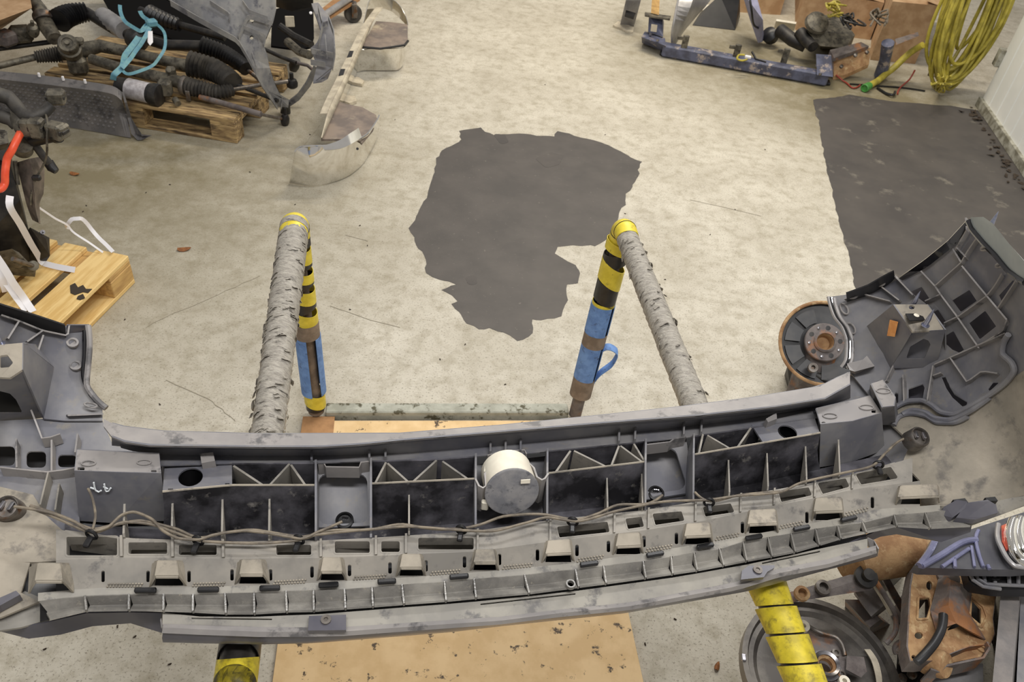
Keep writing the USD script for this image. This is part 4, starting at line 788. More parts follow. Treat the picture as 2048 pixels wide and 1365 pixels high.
def rz(a): a = math.radians(a); return np.array([[math.cos(a), math.sin(a), 0], [-math.sin(a), math.cos(a), 0], [0, 0, 1.0]])
def bellows(p, r0, r1, turns, n=20):
    c = spl(p, turns * 4 + 1); k = np.arange(len(c)); r = np.linspace(r0, r1, len(c)) * (1 + .13 * np.cos(k * np.pi / 2))
    return tube(c, r, n)
def PW(*pts): return [W(*p) for p in pts]

# ------------------------------------------------------------------ wooden pallets (1.2 x 0.8 m)
def pallet(label, corner, ang, flip, old, group=None):
    t = thing('euro_pallet', label, 'wooden pallet', tuple(corner), ang)
    sy = -1 if flip else 1; rs = np.random.RandomState(3 + old)
    m1, m2 = ('pine_old', 'pine_old') if old else ('pine', 'pine_side')
    def bx(name, x, y, z, sx, s_y, sz, m): part(t, name, cbox((x, sy * y, z), (sx, s_y, sz), ch=.003), m, local=True, smooth=False)
    for y, w in ((.0725, .145), (.24, .10), (.40, .145), (.56, .10), (.7275, .145)):
        bx('deck_board', .6 + rs.uniform(-.004, .004), y, .133, 1.2, w, .0216, m1)
    for x in (.0725, .6, 1.1275): bx('cross_board', x, .4, .111, .145, .798, .0216, m2)
    for x in (.0725, .6, 1.1275):
        for y, w in ((.05, .10), (.4, .145), (.75, .10)): bx('block', x, y, .061, .145, w, .078, m2)
    for y, w in ((.05, .10), (.4, .145), (.75, .10)): bx('bottom_board', .6, y, .011, 1.2, w, .0216, m1)
    return t
c0 = W(257, 511, .144); c0[2] = 0
pallet('clean yellow wooden pallet under the engine at the left', c0, -97.45, True, False)
c1 = W(475, 288, 0); c1[2] = 0
pallet('dirty wooden pallet under the steering racks', c1, 175.94, True, True)

# dirt spilled on the clean pallet
for px in ([(140,571),(150,566),(156,575),(166,570),(172,578),(184,578),(176,586),(166,584),(150,590),(141,586)], [(156,592),(166,588),(170,596),(160,600),(153,598)]):
    solo('oil_dirt', 'dark crusty dirt splotch on the front board of the clean pallet' + (', larger one' if px[0][0] == 140 else ', smaller one'), 'dirt', pplate(Z(px, .1465), .0022), 'dark_crumb', smooth=False)

# ------------------------------------------------------------------ steering racks on the far pallet
t = thing('steering_rack', 'steering rack with silver labelled motor, frontmost on the dirty pallet', 'steering rack', tuple(W(330, 190, .16)))
part(t, 'housing', tube(PW((182,118,.26),(240,136,.25),(330,157,.24),(372,168,.23)), [.028, .03, .032, .036], 18), 'dirty_alu')
part(t, 'mount', [cbox(W(342,145,.27), (.05, .05, .06), rz(15), .01), cbox(W(330,176,.22), (.07, .07, .09), rz(10), .014), rod(W(338,140,.3), W(338,140,.34), .012), rod(W(350,199,.18), W(356,208,.17), .018)], 'dirty_alu', kind=None)
a, b = W(236, 172, .21), W(322, 192, .20)
m_ = part(t, 'motor', lathe([(.046, 0), (.05, .01), (.05, .05), (.054, .052), (.054, .20), (.06, .205), (.06, .245), (.04, .25)], a, b - a, 28), 'dirty_black', label='black motor end')
part(t, 'motor_label', lathe([(.0552, .062), (.0552, .185), (.054, .185)], a, b - a, 28), 'silver_label', parent=m_, label='silver metal label sleeve')
part(t, 'bellows', bellows(PW((366,170,.22),(400,178,.215),(435,184,.21),(462,180,.21)), .047, .032, 16), 'rubber', label='grey ribbed rubber bellows')
part(t, 'clamp', lathe([(.05, 0), (.052, .006), (.052, .02), (.05, .026)], W(364, 170, .22), W(400, 178, .215) - W(364, 170, .22), 22), 'steel_dull')
part(t, 'bracket', cbox(W(376,192,.185), (.025, .012, .06), ch=.004), 'steel_dull')
part(t, 'tie_rod', tube(PW((462,180,.21),(520,170,.2),(575,163,.19)), .012, 10), 'steel_dull')
part(t, 'rod_end', lathe([(.02, -.03), (.032, -.02), (.034, .0), (.026, .02), (.012, .024), (.012, .06)], W(584, 166, .17), (0, 0, 1), 18), 'dirty_black')
t = thing('steering_rack', 'grimy steering rack with round upright pinion tower at the back left', 'steering rack', tuple(W(140, 100, .16)))
part(t, 'housing', tube(PW((120,108,.25),(150,104,.26),(200,92,.28),(260,104,.28),(330,122,.26),(392,136,.24)), [.036, .046, .036, .03, .03, .04], 18), 'dirty_alu')
part(t, 'pinion_tower', lathe([(.05, 0), (.052, .07), (.06, .075), (.06, .10), (.05, .105), (.052, .15), (.046, .16), (.03, .158), (.028, .152), (.012, .152), (.012, .17), (0, .17)], W(146, 108, .26), W(126, 70, .44) - W(146, 108, .26), 26), 'dirty_alu', label='round pinion tower with recessed cap')
part(t, 'pinion_flange', cbox(W(155, 82, .36), (.06, .05, .03), rz(20), .01), 'dirty_alu')
part(t, 'bellows', bellows(PW((120,108,.25),(96,111,.245),(72,114,.24)), .042, .03, 9), 'rubber')
part(t, 'tie_rod', tube(PW((72,114,.24),(30,124,.235),(-20,136,.23)), .018, 12), 'dirty_alu')
part(t, 'mount', [cbox(W(156,130,.2), (.1, .09, .1), rz(25), .02)], 'dirty_alu')
part(t, 'bellows', bellows(PW((380,128,.27),(415,136,.26),(445,150,.25),(466,166,.24)), .066, .05, 13), 'rubber')
part(t, 'tie_rod', tube(PW((466,166,.23),(500,180,.19),(556,202,.17)), .012, 10), 'dirty_black')
t = thing('steering_rack', 'steering rack with ribbed silver motor and black bellows, rearmost', 'steering rack', tuple(W(230, 50, .16)))
a, b = W(205, 32, .36), W(266, 74, .34)
part(t, 'motor', lathe([(.05, 0)] + [(.05 + .004 * (k % 2), .01 + .018 * k) for k in range(12)] + [(.05, .23)], a, b - a, 26), 'silver_paint', label='silver ribbed motor')
part(t, 'motor_cap', lathe([(.052, 0), (.058, .01), (.058, .07), (.03, .09)], b, b - a, 24), 'dirty_black')
part(t, 'bellows', bellows(PW((118,42,.36),(140,30,.37),(172,24,.37)), .06, .05, 10), 'plastic_black')
part(t, 'housing', tube(PW((172,24,.37),(230,60,.33),(330,90,.3),(404,92,.3)), .03, 16), 'dirty_black')
part(t, 'bellows', bellows(PW((404,92,.3),(440,104,.28),(470,120,.26),(492,138,.24)), .05, .036, 16), 'plastic_black', label='black ribbed bellows')
part(t, 'tie_rod', tube(PW((492,138,.23),(515,156,.2),(530,172,.16)), .012, 10), 'steel_dull')
t = thing('steering_rack', 'rusty steering parts with knuckle ends lying in the back left corner', 'steering rack', tuple(W(60, 60, .16)))
part(t, 'housing', tube(PW((60,-10,.42),(80,20,.38),(92,50,.34),(110,78,.3)), [.03, .04, .046, .04], 16), 'dirty_alu')
part(t, 'collar', lathe([(.05, 0), (.056, .01), (.056, .03), (.05, .04)], W(84, 26, .39), W(92, 50, .34) - W(84, 26, .39), 22), 'steel_dull')
part(t, 'knuckle', [cbox(W(42, 68, .27), (.12, .09, .09), rz(30), .025)], 'dirty_alu')
part(t, 'knuckle', [cbox(W(12, 76, .27), (.1, .1, .08), rz(-20), .025)], 'rust_grey')
part(t, 'ball_joint', lathe([(.02, -.05), (.03, -.03), (.034, 0), (.026, .02), (.01, .03), (.01, .06)], W(66, 58, .33), (.3, -.3, .8), 18), 'dirty_alu')
part(t, 'tie_rod', tube(PW((-20,100,.2),(40,92,.2),(100,84,.22)), .014, 10), 'dirty_black')
t = thing('tie_rod', 'long grey tie rod lying across the front of the dirty pallet', 'tie rod', tuple(W(470, 215, .15)))
part(t, 'rod', tube(PW((400,194,.185),(450,208,.18),(522,229,.17)), .016, 12), 'rust_grey')
part(t, 'shank', tube(PW((522,229,.17),(540,233,.12),(562,237,.06)), .009, 10), 'steel_dull')
part(t, 'rod_end', lathe([(.014, -.05), (.024, -.03), (.026, 0), (.016, .02), (.008, .022), (.008, .06)], W(570, 236, .045), (.1, 0, 1), 18), 'dirty_black')
t = thing('tie_rod', 'black tie rod with kinked end by the far pallet corner', 'tie rod', tuple(W(590, 120, .15)))
part(t, 'rod', tube(PW((528,98,.26),(560,113,.25),(592,126,.24)), .012, 10), 'dirty_black')
part(t, 'rod_end', tube(PW((592,122,.24),(588,132,.2),(586,142,.17)), [.028, .032, .02], 14), 'dirty_black')
part(t, 'shank', tube(PW((594,126,.24),(615,131,.23),(628,142,.2)), .01, 10), 'rust_grey')
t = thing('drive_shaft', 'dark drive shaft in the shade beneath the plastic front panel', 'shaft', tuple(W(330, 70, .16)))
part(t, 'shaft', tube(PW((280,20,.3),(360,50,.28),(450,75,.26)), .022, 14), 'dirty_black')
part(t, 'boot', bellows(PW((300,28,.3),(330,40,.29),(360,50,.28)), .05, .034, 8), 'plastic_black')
solo('cardboard_box', 'dirty tan cardboard box at the top left corner', 'cardboard box', hull(PW((-60,-30,.45),(56,-30,.45),(64,16,.45),(-20,48,.45),(-60,45,.45),(-60,-10,.146),(14,10,.146),(10,48,.146),(-30,80,.146))), 'cardboard', smooth=False)
solo('rack_shade_sheet', 'added black sheet for the deep shade among the steering racks', 'plastic tray', pplate([(185,-40,.17),(390,-40,.17),(520,104,.17),(506,128,.17),(420,112,.17),(330,72,.17),(232,44,.17)], .01), 'shade_black', smooth=False)  # added black sheet, stands in for the shade behind the racks
solo('frame_shade_sheet', 'added black sheet for the shade inside the front panel frame', 'plastic shield', pplate([*[(330 + x / 5.809, y / 5.809, .25) for x, y in ((1245,120),(1480,40),(1720,-60),(1730,420),(1700,540),(1560,575),(1230,530))]], .012), 'shade_black', smooth=False)  # second added sheet, its black replaces the shade within the frame
# teal sling
t = thing('lifting_sling', 'knotted faded teal strap lying over the steering racks', 'strap', tuple(W(270, 90, .3)))
def ribbon(p, w, n=40, th=.002):
    c = spl(p, n); tg = np.gradient(c, axis=0); tg /= np.linalg.norm(tg, axis=1, keepdims=True)
    view = np.array([0, 0, CAMH]) - c; s = np.cross(tg, view + np.array([0, .3, .4])); s /= np.linalg.norm(s, axis=1, keepdims=True)
    return sheet([c - s * w / 2, c, c + s * w / 2], th)
part(t, 'strap', ribbon(PW((226,160,.27),(228,150,.30),(244,134,.32),(252,108,.34),(272,82,.36),(296,50,.4),(306,44,.4)), .03), 'teal_strap')
part(t, 'strap', ribbon(PW((244,136,.325),(260,118,.34),(276,96,.35),(300,55,.4)), .022), 'teal_strap')
part(t, 'strap', ribbon(PW((246,142,.31),(256,148,.3),(280,142,.31),(310,127,.32),(326,104,.34),(330,70,.38),(312,48,.4)), .016), 'teal_strap')
part(t, 'strap', ribbon(PW((306,46,.4),(280,62,.4),(256,48,.42),(243,30,.43),(240,10,.45)), .02), 'teal_strap')
part(t, 'strap', ribbon(PW((304,46,.41),(290,36,.43),(280,22,.44)), .022), 'teal_strap')
part(t, 'knot', cbox(W(303, 46, .41), (.06, .05, .04), rz(40), .015), 'teal_strap')
part(t, 'tag', pplate([(296,62,.42),(305,62,.42),(306,84,.4),(300,91,.4),(295,84,.4)], .002), 'strap_white', label='white tag')

# ------------------------------------------------------------------ black tread panel standing on its edge
t = thing('tread_panel', 'grey black plastic tread panel with dimples leaning on the dirty pallet', 'plastic panel', tuple(W(130, 255, 0)))
bot = [(-60,226,.004),(0,239,.004),(60,246,.004),(120,252,.004),(190,263,.004),(240,272,.004),(262,276,.004)]
mid = [(-60,184,.13),(0,192,.13),(60,199,.13),(120,206,.13),(190,217,.13),(232,224,.13),(253,228,.11)]
top = [(-60,150,.25),(0,158,.25),(60,165,.25),(120,172,.25),(190,181,.25),(225,188,.245),(243,200,.22)]
rim_ = [(-60,135,.27),(0,143,.27),(60,149,.27),(120,156,.27),(190,166,.27),(222,172,.265),(244,184,.25)]
def dens(r, n=40): return spl(Wn(r), n)
rows = [dens(r) for r in (rim_, top, mid, bot)]
part(t, 'panel', sheet(rows, .006), 'tray_plastic')
part(t, 'curled_edge', sheet([Wn([(244,184,.25),(249,205,.2),(255,235,.1),(263,268,.02),(275,281,.0045)]), Wn([(246,184,.25),(253,205,.2),(260,235,.1),(272,268,.02),(284,280,.006)]), Wn([(244,186,.24),(252,206,.19),(262,236,.09),(285,272,.03),(303,271,.03)])], .005), 'tray_plastic')
dm = []
A0, A1 = np.array(rows[1]), np.array(rows[3])
for i in range(9):
    for j in range(26):
        u = (j + .5 * (i % 2)) / 27; k = u * 36; k0 = int(k); f = k - k0; v = .12 + .8 * i / 9
        seg = lambda R: R[k0] * (1 - f) + R[min(k0 + 1, 39)] * f
        M_ = np.array(rows[2]); p = seg(A0) * (1 - 2 * v) + seg(M_) * 2 * v if v < .5 else seg(M_) * (2 - 2 * v) + seg(A1) * (2 * v - 1)
        dm.append(lathe([(.009, .002), (.007, .005), (0, .006)], p, (.1, -.9, .42), 8))
part(t, 'dimple', dm, 'tray_plastic', kind='stuff', label='rows of raised dimples')
part(t, 'rim_clip', [cbox(W(x, y, .28), (.012, .01, .024), ch=.003) for x, y in ((78,150), (126,157), (170,163))], 'strap_white', kind='stuff')

# ------------------------------------------------------------------ plastic front panel frame leaning on the racks
t = thing('front_panel_frame', 'big grey plastic car front panel leaning over the steering racks', 'car front panel', tuple(W(572, 224, 0)))
C3 = crop(330, 0, 5.809)
def c3z(*pts): return [(330 + x / 5.809, y / 5.809, z) for x, y, z in pts]
main = c3z((-60,-70,.72),(60,0,.70),(400,200,.64),(700,370,.58),(840,440,.55),(960,640,.47),(1050,800,.40),(1120,950,.32),(1190,1100,.22),(1300,1215,.13),(1430,1230,.10),(1440,1160,.12),(1340,1100,.19),(1270,950,.28),(1210,760,.38),(1190,640,.44),(1140,510,.50),(1250,250,.60),(1290,100,.66),(1280,-60,.72),(800,-120,.76))
zf_ = zlin(main)
part(t, 'panel', plate(main, zf_, .012, [ell(*C3((1010,215))[0], 5, 7), ell(*C3((1005,430))[0], 4, 5)]), 'frame_plastic', label='broad ribbed grey panel with a tapering leg')
for l, h in (([(60,0),(400,200),(840,440),(960,640),(1120,950),(1300,1215)], .03), ([(520,0),(750,150),(740,220)], .02), ([(850,420),(960,160),(1240,240)], .025), ([(910,290),(1170,400),(1140,510)], .02), ([(900,0),(980,110),(1190,190)], .02), ([(1010,600),(1060,760)], .015), ([(1360,1130),(1345,1215)], .03)):
    q = resample(C3(*l), 4 * len(l)); part(t, 'panel_rib', rib([(x, y, float(zf_([(x, y)])[0]) + .01) for x, y in q], h, .006), 'frame_plastic', smooth=False)
part(t, 'foot', tube(PW((571,204,.10),(571,216,.05),(571,226,.02)), [.026, .028, .03], 14), 'plastic_black')
part(t, 'strut', sheet([Wn(c3z((1730,760,.34),(1640,960,.24),(1540,1090,.16),(1430,1180,.1))), Wn(c3z((1790,800,.32),(1680,1000,.21),(1560,1160,.12),(1440,1240,.06)))], .012), 'frame_plastic', label='curved lower strut')
arch = c3z((1700,40,.66),(1780,30,.66),(1900,180,.62),(1960,350,.56),(1975,580,.48),(1945,760,.4),(1890,890,.33),(1820,930,.33),(1720,945,.32),(1770,740,.4),(1690,560,.48),(1760,500,.5),(1820,380,.55),(1760,200,.62))
part(t, 'arch', pplate(arch, .014), 'plastic_wing', label='curved upright with cells')
for l in ([(1780,60),(1830,260),(1780,500)], [(1830,260),(1890,240)], [(1860,400),(1880,620)], [(1700,560),(1950,610)], [(1690,690),(1860,720)], [(1900,180),(1960,350),(1975,580),(1945,760)]):
    za = zlin(arch); q = resample(C3(*l), 4 * len(l)); part(t, 'arch_rib', rib([(x, y, float(za([(x, y)])[0]) + .02) for x, y in q], .03, .005), 'frame_plastic', smooth=False)
part(t, 'cross_panel', pplate(c3z((1290,60,.6),(1520,120,.6),(1720,60,.64),(1720,-60,.7),(1290,-60,.7)), .01), 'plastic_black')
part(t, 'bracket', cbox(W(*C3((1450,250))[0], .5), (.05, .01, .06), rz(20), .004), 'beige_dust')
part(t, 'brace', tube([W(*C3((1330,300))[0], .5), W(*C3((1500,420))[0], .46), W(*C3((1700,520))[0], .46)], .02, 10), 'dirty_black')
part(t, 'brace', tube([W(*C3((1420,480))[0], .4), W(*C3((1560,600))[0], .38), W(*C3((1680,640))[0], .4)], .024, 10), 'dirty_alu')
part(t, 'rivet', lathe([(.008, 0), (.008, .006), (0, .008)], W(*C3((1695,155))[0], .65), (0, -.5, .8), 12), 'strap_white')

# ------------------------------------------------------------------ chrome step bumper on the floor
C4 = crop(560, 0, 3.593)
def c4z(*pts): return [(560 + x / 3.593, y / 3.593, z) for x, y, z in pts]
t = thing('chrome_bumper', 'dented chrome rear step bumper lying on the concrete floor', 'chrome bumper', tuple(W(660, 250, 0)))
fT = c4z((108,1092,.20),(150,1055,.225),(300,1048,.23),(440,1035,.23),(560,1005,.225),(640,950,.215),(700,860,.205),(712,830,.2))
fM = c4z((85,1200,.12),(200,1195,.135),(360,1185,.13),(500,1140,.12),(610,1060,.11),(680,980,.10),(705,910,.11),(712,880,.13))
fB = c4z((68,1312,.006),(210,1335,.006),(365,1312,.006),(510,1252,.006),(615,1150,.006),(685,1020,.006),(700,960,.03),(710,930,.06))
part(t, 'end_cap', sheet([dens(fT, 30), dens(fM, 30), dens(fB, 30)], .004), 'chrome', label='rounded chrome end cap')
part(t, 'end_lip', sheet([dens(c4z((300,1050,.235),(420,1012,.26),(500,960,.275),(562,920,.285)), 16), dens(c4z((320,1080,.225),(430,1070,.23),(520,1030,.235),(584,985,.24)), 16)], .006), 'chrome', label='raised bright chrome lip')
part(t, 'end_edge', tube(dens(fT, 30), .005, 8), 'chrome')
pad = c4z((295,1000,.20),(345,860,.2),(400,722,.2),(470,745,.2),(590,770,.2),(690,826,.2),(696,850,.2),(668,930,.2),(585,1030,.2),(560,1000,.2),(430,1000,.2))
part(t, 'step_pad', pplate(pad, .012), 'pad_rubber', label='worn brown grey rubber step pad')
pad2 = c4z((585,330,.2),(640,240,.2),(690,152,.2),(800,158,.2),(918,175,.2),(918,290,.2),(895,318,.2),(720,345,.2))
part(t, 'step_pad', pplate(pad2, .012), 'pad_rubber')
part(t, 'pad_edge', tube(Wn(c4z((585,338,.195),(720,350,.195),(895,325,.195),(920,295,.195))), .008, 8), 'plastic_black')
part(t, 'end_cap', sheet([dens(c4z((560,360,.185),(640,352,.185),(800,350,.185),(892,338,.185),(915,310,.185)), 20), dens(c4z((555,430,.1),(640,425,.1),(790,425,.1),(885,410,.1),(905,380,.1)), 20), dens(c4z((550,520,.01),(600,505,.01),(740,505,.01),(850,500,.01),(885,460,.01)), 20)], .004), 'chrome', label='dull chrome face under the far pad')
part(t, 'far_cap', sheet([dens(c4z((600,165,.2),(625,60,.26),(645,0,.3),(700,-15,.31),(800,-5,.31),(860,40,.29),(905,120,.24),(920,180,.2)), 24), dens(c4z((640,160,.19),(660,90,.2),(690,60,.21),(740,60,.21),(800,80,.21),(850,120,.2),(890,160,.2),(905,180,.19)), 24)], .004), 'chrome', label='dark reflecting far chrome end')
barL = c4z((288,820,.25),(330,720,.25),(400,580,.25),(500,370,.25),(600,175,.25),(690,55,.25))
barR = c4z((300,990,.24),(360,860,.24),(440,680,.24),(540,450,.24),(620,260,.24),(695,70,.24))
part(t, 'cross_bar', [sheet([dens(barL, 24), dens([(x + 14, y, z + .004) for x, y, z in barL], 24)], .006), sheet([dens([(x + 14, y, z + .004) for x, y, z in barL], 24), dens(barR, 24), dens([(x, y + 2, .13) for x, y, z in barR], 24)], .006)], 'beige_dust', label='dusty pale cross bar')
part(t, 'bar_skirt', sheet([dens(c4z((400,730,.19),(450,640,.19),(500,540,.19),(560,400,.19)), 16), dens(c4z((455,735,.03),(490,650,.03),(530,560,.03),(560,500,.03)), 16)], .004), 'chrome')
for pts in (c4z((500,365,.256),(530,365,.256),(515,410,.256),(480,412,.256)), c4z((435,495,.256),(470,495,.256),(455,540,.256),(420,545,.256))):
    part(t, 'bar_slot', pplate(pts, .004), 'plastic_black', smooth=False)
for px in (c4z((525,560,.02),(560,552,.02),(605,580,.02),(590,605,.02),(515,590,.02)), c4z((470,680,.02),(540,690,.02),(550,725,.02),(500,740,.02),(455,725,.02))):
    part(t, 'bracket', pplate(px, .018), 'beige_dust', smooth=False, label='pale bracket foot on the floor')
part(t, 'cap_hole', lathe([(.007, 0), (.007, .003), (0, .003)], W(*C4((556,1070))[0], .19), (.3, -.7, .4), 12), 'plastic_black')

# ------------------------------------------------------------------ trolley corner with caster
t = thing('trolley', 'trolley corner with white tube, brown board and black caster', 'trolley', tuple(W(705, 42, 0)))
cc = W(706, 27, .066)
w_ = part(t, 'caster_wheel', lathe([(.02, -.018), (.058, -.018), (.066, -.01), (.066, .01), (.058, .018), (.02, .018)], cc, (.5, -.85, .1), 30), 'rubber', label='black caster wheel')
part(t, 'caster_hub', lathe([(.03, -.021), (.03, .021)], cc, (.5, -.85, .1), 20), 'steel_dull', parent=w_)
part(t, 'caster_fork', [cbox(cc + [0, 0, .07], (.05, .05, .03), ch=.006), cbox(cc + [.02, -.035, .03], (.04, .006, .1), rz(30), .003)], 'steel_dull')
part(t, 'frame_tube', rod(W(640, 36, .18), W(706, -8, .18), .022), 'silver_paint')
part(t, 'board', pplate([(655,36,.15),(720,-4,.15),(680,-12,.15),(640,20,.15)], .02), 'plywood_edge', smooth=False)
# ------------------------------------------------------------------ engine on the clean pallet, cut by the left edge
C7, C8 = crop(0, 180, 5.687), crop(0, 380, 5.253)
t = thing('engine', 'dark car engine with wiring harness strapped to the clean pallet', 'engine', tuple(W(30, 560, .144)))
part(t, 'block', hull(PW((-140,330,.62),(20,330,.62),(40,400,.5),(60,470,.3),(72,520,.16),(-140,600,.146),(-140,250,.7),(10,260,.62),(44,540,.15))), 'dirty_black', label='dark engine block', smooth=False)
part(t, 'gearbox', hull(PW((60,455,.36),(92,478,.28),(99,476,.26),(95,494,.22),(100,512,.2),(92,524,.16),(60,530,.15),(30,500,.2))), 'dirty_black', smooth=False)
part(t, 'lower_arm', hull(PW((-10,505,.34),(24,498,.34),(38,505,.3),(72,540,.19),(70,554,.16),(40,551,.15),(-10,548,.2))), 'dirty_alu', smooth=False)
part(t, 'link_rod', tube(PW((25,518,.34),(48,526,.3),(66,532,.24)), .009, 10), 'steel_dull')
part(t, 'link_eye', lathe([(.014, -.012), (.02, -.008), (.02, .008), (.014, .012)], W(66,532,.24), (.6, -.5, .5), 16), 'dirty_alu')
part(t, 'heat_shield', sheet([spl(Wn([(32,326,.6),(40,352,.57),(48,385,.52),(56,415,.46),(66,440,.4)]), 12), spl(Wn([(58,318,.66),(66,345,.62),(68,380,.57),(70,412,.5),(76,445,.43)]), 12), spl(Wn([(79,314,.62),(88,340,.58),(87,380,.52),(78,410,.46),(80,448,.4)]), 12)], .004), 'heat_shield', label='dull grey brown heat shield')
part(t, 'bracket', tube(PW((30,322,.62),(33,345,.58),(36,370,.54)), .008, 8), 'dirty_alu')
part(t, 'air_duct', tube(PW((-30,180,.9),(18,196,.86),(34,214,.84),(48,230,.82),(66,234,.82),(90,224,.82),(104,210,.84)), [.026, .026, .024, .022, .02, .02, .018], 14), 'rubber', label='grey brown sleeved harness branch')
part(t, 'harness_branch', tube(PW((-20,225,.82),(20,238,.8),(34,250,.78)), .024, 12), 'rubber')
part(t, 'harness_branch', tube(PW((32,220,.82),(36,238,.8),(46,256,.78),(60,262,.76)), [.02, .03, .03, .02], 12), 'dirty_alu')
for px, z, sz, an in (((112,194), .85, (.06, .05, .05), 20), ((57,254), .79, (.05, .045, .06), 0), ((74,256), .79, (.05, .05, .07), 5), ((112,262), .78, (.06, .05, .06), -10), ((124,262), .78, (.04, .05, .05), -10)):
    cn = part(t, 'connector', cbox(W(*px, z), sz, rz(an), .008), 'dirty_alu', label='dusty grey plug connector')
    part(t, 'connector_rib', cbox(W(*px, z) + [0, -.004, .002], (sz[0] * 1.06, sz[1] * .7, sz[2] * .3), rz(an), .003), 'dirty_black', parent=cn)
part(t, 'connector_lock', cbox(W(113, 202, .84), (.014, .02, .014), ch=.003), 'red_wire', label='small red lock')
part(t, 'harness_branch', tube(PW((78,256,.78),(95,258,.78),(108,260,.78)), .02, 10), 'plastic_black')
part(t, 'coolant_stub', lathe([(.024, 0), (.024, .1), (.03, .105), (.03, .12), (.02, .12)], W(66,280,.72), W(88,275,.74) - W(66,280,.72), 18), 'plastic_black')
part(t, 'rubber_hose', tube(PW((56,270,.74),(70,290,.7),(86,312,.66),(98,326,.63)), .014, 12), 'rubber', label='dark rubber hose end')
part(t, 'hose_tip', tube(PW((96,324,.63),(104,336,.61),(113,343,.6)), [.018, .018, .012], 12), 'plastic_black')
part(t, 'orange_hose', tube(spl(PW((43,254,.78),(40,268,.77),(26,296,.74),(13,322,.7),(10,350,.66),(9,368,.63),(2,378,.62),(-20,380,.62)), 40), .013, 14), 'orange_hose', label='bright orange cable')
part(t, 'thin_cable', tube(spl(PW((90,226,.82),(95,255,.8),(94,290,.74),(92,316,.68),(82,340,.63),(72,356,.6),(64,380,.56),(62,410,.5)), 40), .004, 6), 'dirty_alu')
part(t, 'cable_clip', cbox(W(73, 356, .61), (.03, .02, .02), rz(10), .005), 'plastic_black')
part(t, 'filler_ring', lathe([(.022, 0), (.034, .0), (.034, .04), (.022, .04)], W(46, 300, .68), (.4, -.4, .8), 22), 'dirty_alu')
part(t, 'filler_ring', lathe([(.018, 0), (.028, .0), (.028, .06), (.018, .06)], W(34, 296, .68), (.7, -.4, .6), 22), 'dirty_alu')
part(t, 'cover', hull(PW((-60,255,.78),(14,262,.78),(18,286,.76),(-60,304,.76),(-60,262,.66),(12,300,.66))), 'dirty_alu', smooth=False)
part(t, 'side_bolt', lathe([(.009, 0), (.009, .012), (.004, .012), (.004, .03)], W(84, 532 - 66, .3), (.6, -.4, .6), 12), 'steel')
def band_strap(label, segs, w=.016):
    s = thing('strapping_band', label, 'strap', tuple(W(*segs[0][0])))
    for sg in segs: part(s, 'band', ribbon(PW(*sg), w, 24, .0014), 'strap_white')
band_strap('wide white strapping band running down the engine side to the pallet', [[(20,392,.58),(20,414,.55),(40,448,.44),(62,488,.3),(82,522,.17),(88,527,.16)], [(88,527,.158),(120,535,.158),(150,540,.158)]], .024)
band_strap('white band looping freely above the pallet corner', [[(136,456,.2),(136,448,.26),(146,438,.28),(160,437,.28),(180,455,.22),(206,484,.17),(226,504,.158)]], .016)
band_strap('thin white string stretched from the engine to the pallet corner', [[(76,414,.45),(110,437,.34),(140,457,.25),(176,484,.19),(206,505,.152)]], .008)
band_strap('crossed white bands at the lower left by the bumper wing', [[(-10,510,.4),(20,556,.3),(46,594,.2),(66,624,.158)], [(-10,548,.3),(12,566,.26),(34,596,.2),(54,622,.158)], [(-6,530,.33),(4,560,.28),(12,584,.22)]], .026)

# ------------------------------------------------------------------ wheel hub with brake shield behind the right trestle
hc_ = W(1645, 688, .30); hax = np.array([-.12, -.62, .78]); hax /= np.linalg.norm(hax); hx, hy, hz = frame(hax)
t = thing('wheel_hub', 'rusty wheel hub with black brake shield beyond the bumper wing', 'wheel hub', (hc_[0], hc_[1], 0))
R_ = .163
part(t, 'brake_shield', lathe([(.05, -.03), (R_ * .93, -.034), (R_ * .96, -.02), (R_, -.012), (R_, .014), (R_ * .985, .014), (R_ * .97, -.008), (.05, -.018)], hc_, hax, 48), 'disc_black', label='black shield dish')
part(t, 'shield_rim', tube([hc_ + hz * .012 + R_ * (math.cos(a) * hx + math.sin(a) * hy) for a in np.linspace(0, 2 * np.pi, 48, endpoint=False)], .007, 8, closed=True), 'rust', label='rusty rolled rim')
for k in range(5):
    a0 = 2.0 + k * .72; rows = []
    for q in np.linspace(0, .56, 6):
        a = a0 + q; rows.append([hc_ + hz * (-.004) + r * (math.cos(a) * hx + math.sin(a) * hy) for r in (.085, .11, .142)])
    part(t, 'shield_pressing', sheet(rows, .006), 'disc_black')
part(t, 'hub_flange', lathe([(.034, .018), (.072, .016), (.075, .02), (.075, .03), (.072, .033), (.042, .034), (.042, .04), (.036, .044), (.033, .044), (.033, -.002)], hc_, hax, 44, caps=False), 'rust_grey', label='rusty grey hub flange')
part(t, 'hub_bore', lathe([(.033, .038), (.030, .03), (.026, .0), (.01, -.004), (0, -.004)], hc_, hax, 30, caps=False), 'rust', label='rust brown hub bore')
for k in range(5):
    a = k * 2 * np.pi / 5 + .3; c = hc_ + hz * .0335 + .057 * (math.cos(a) * hx + math.sin(a) * hy)
    part(t, 'bolt_hole', lathe([(.009, 0), (.009, .0012), (.006, .0015), (0, .0015)], c, hax, 16), 'dirty_black')
    c = hc_ + hz * .0335 + .059 * (math.cos(a + .63) * hx + math.sin(a + .63) * hy)
    part(t, 'stud', lathe([(.005, 0), (.005, .006), (0, .007)], c, hax, 12), 'steel')
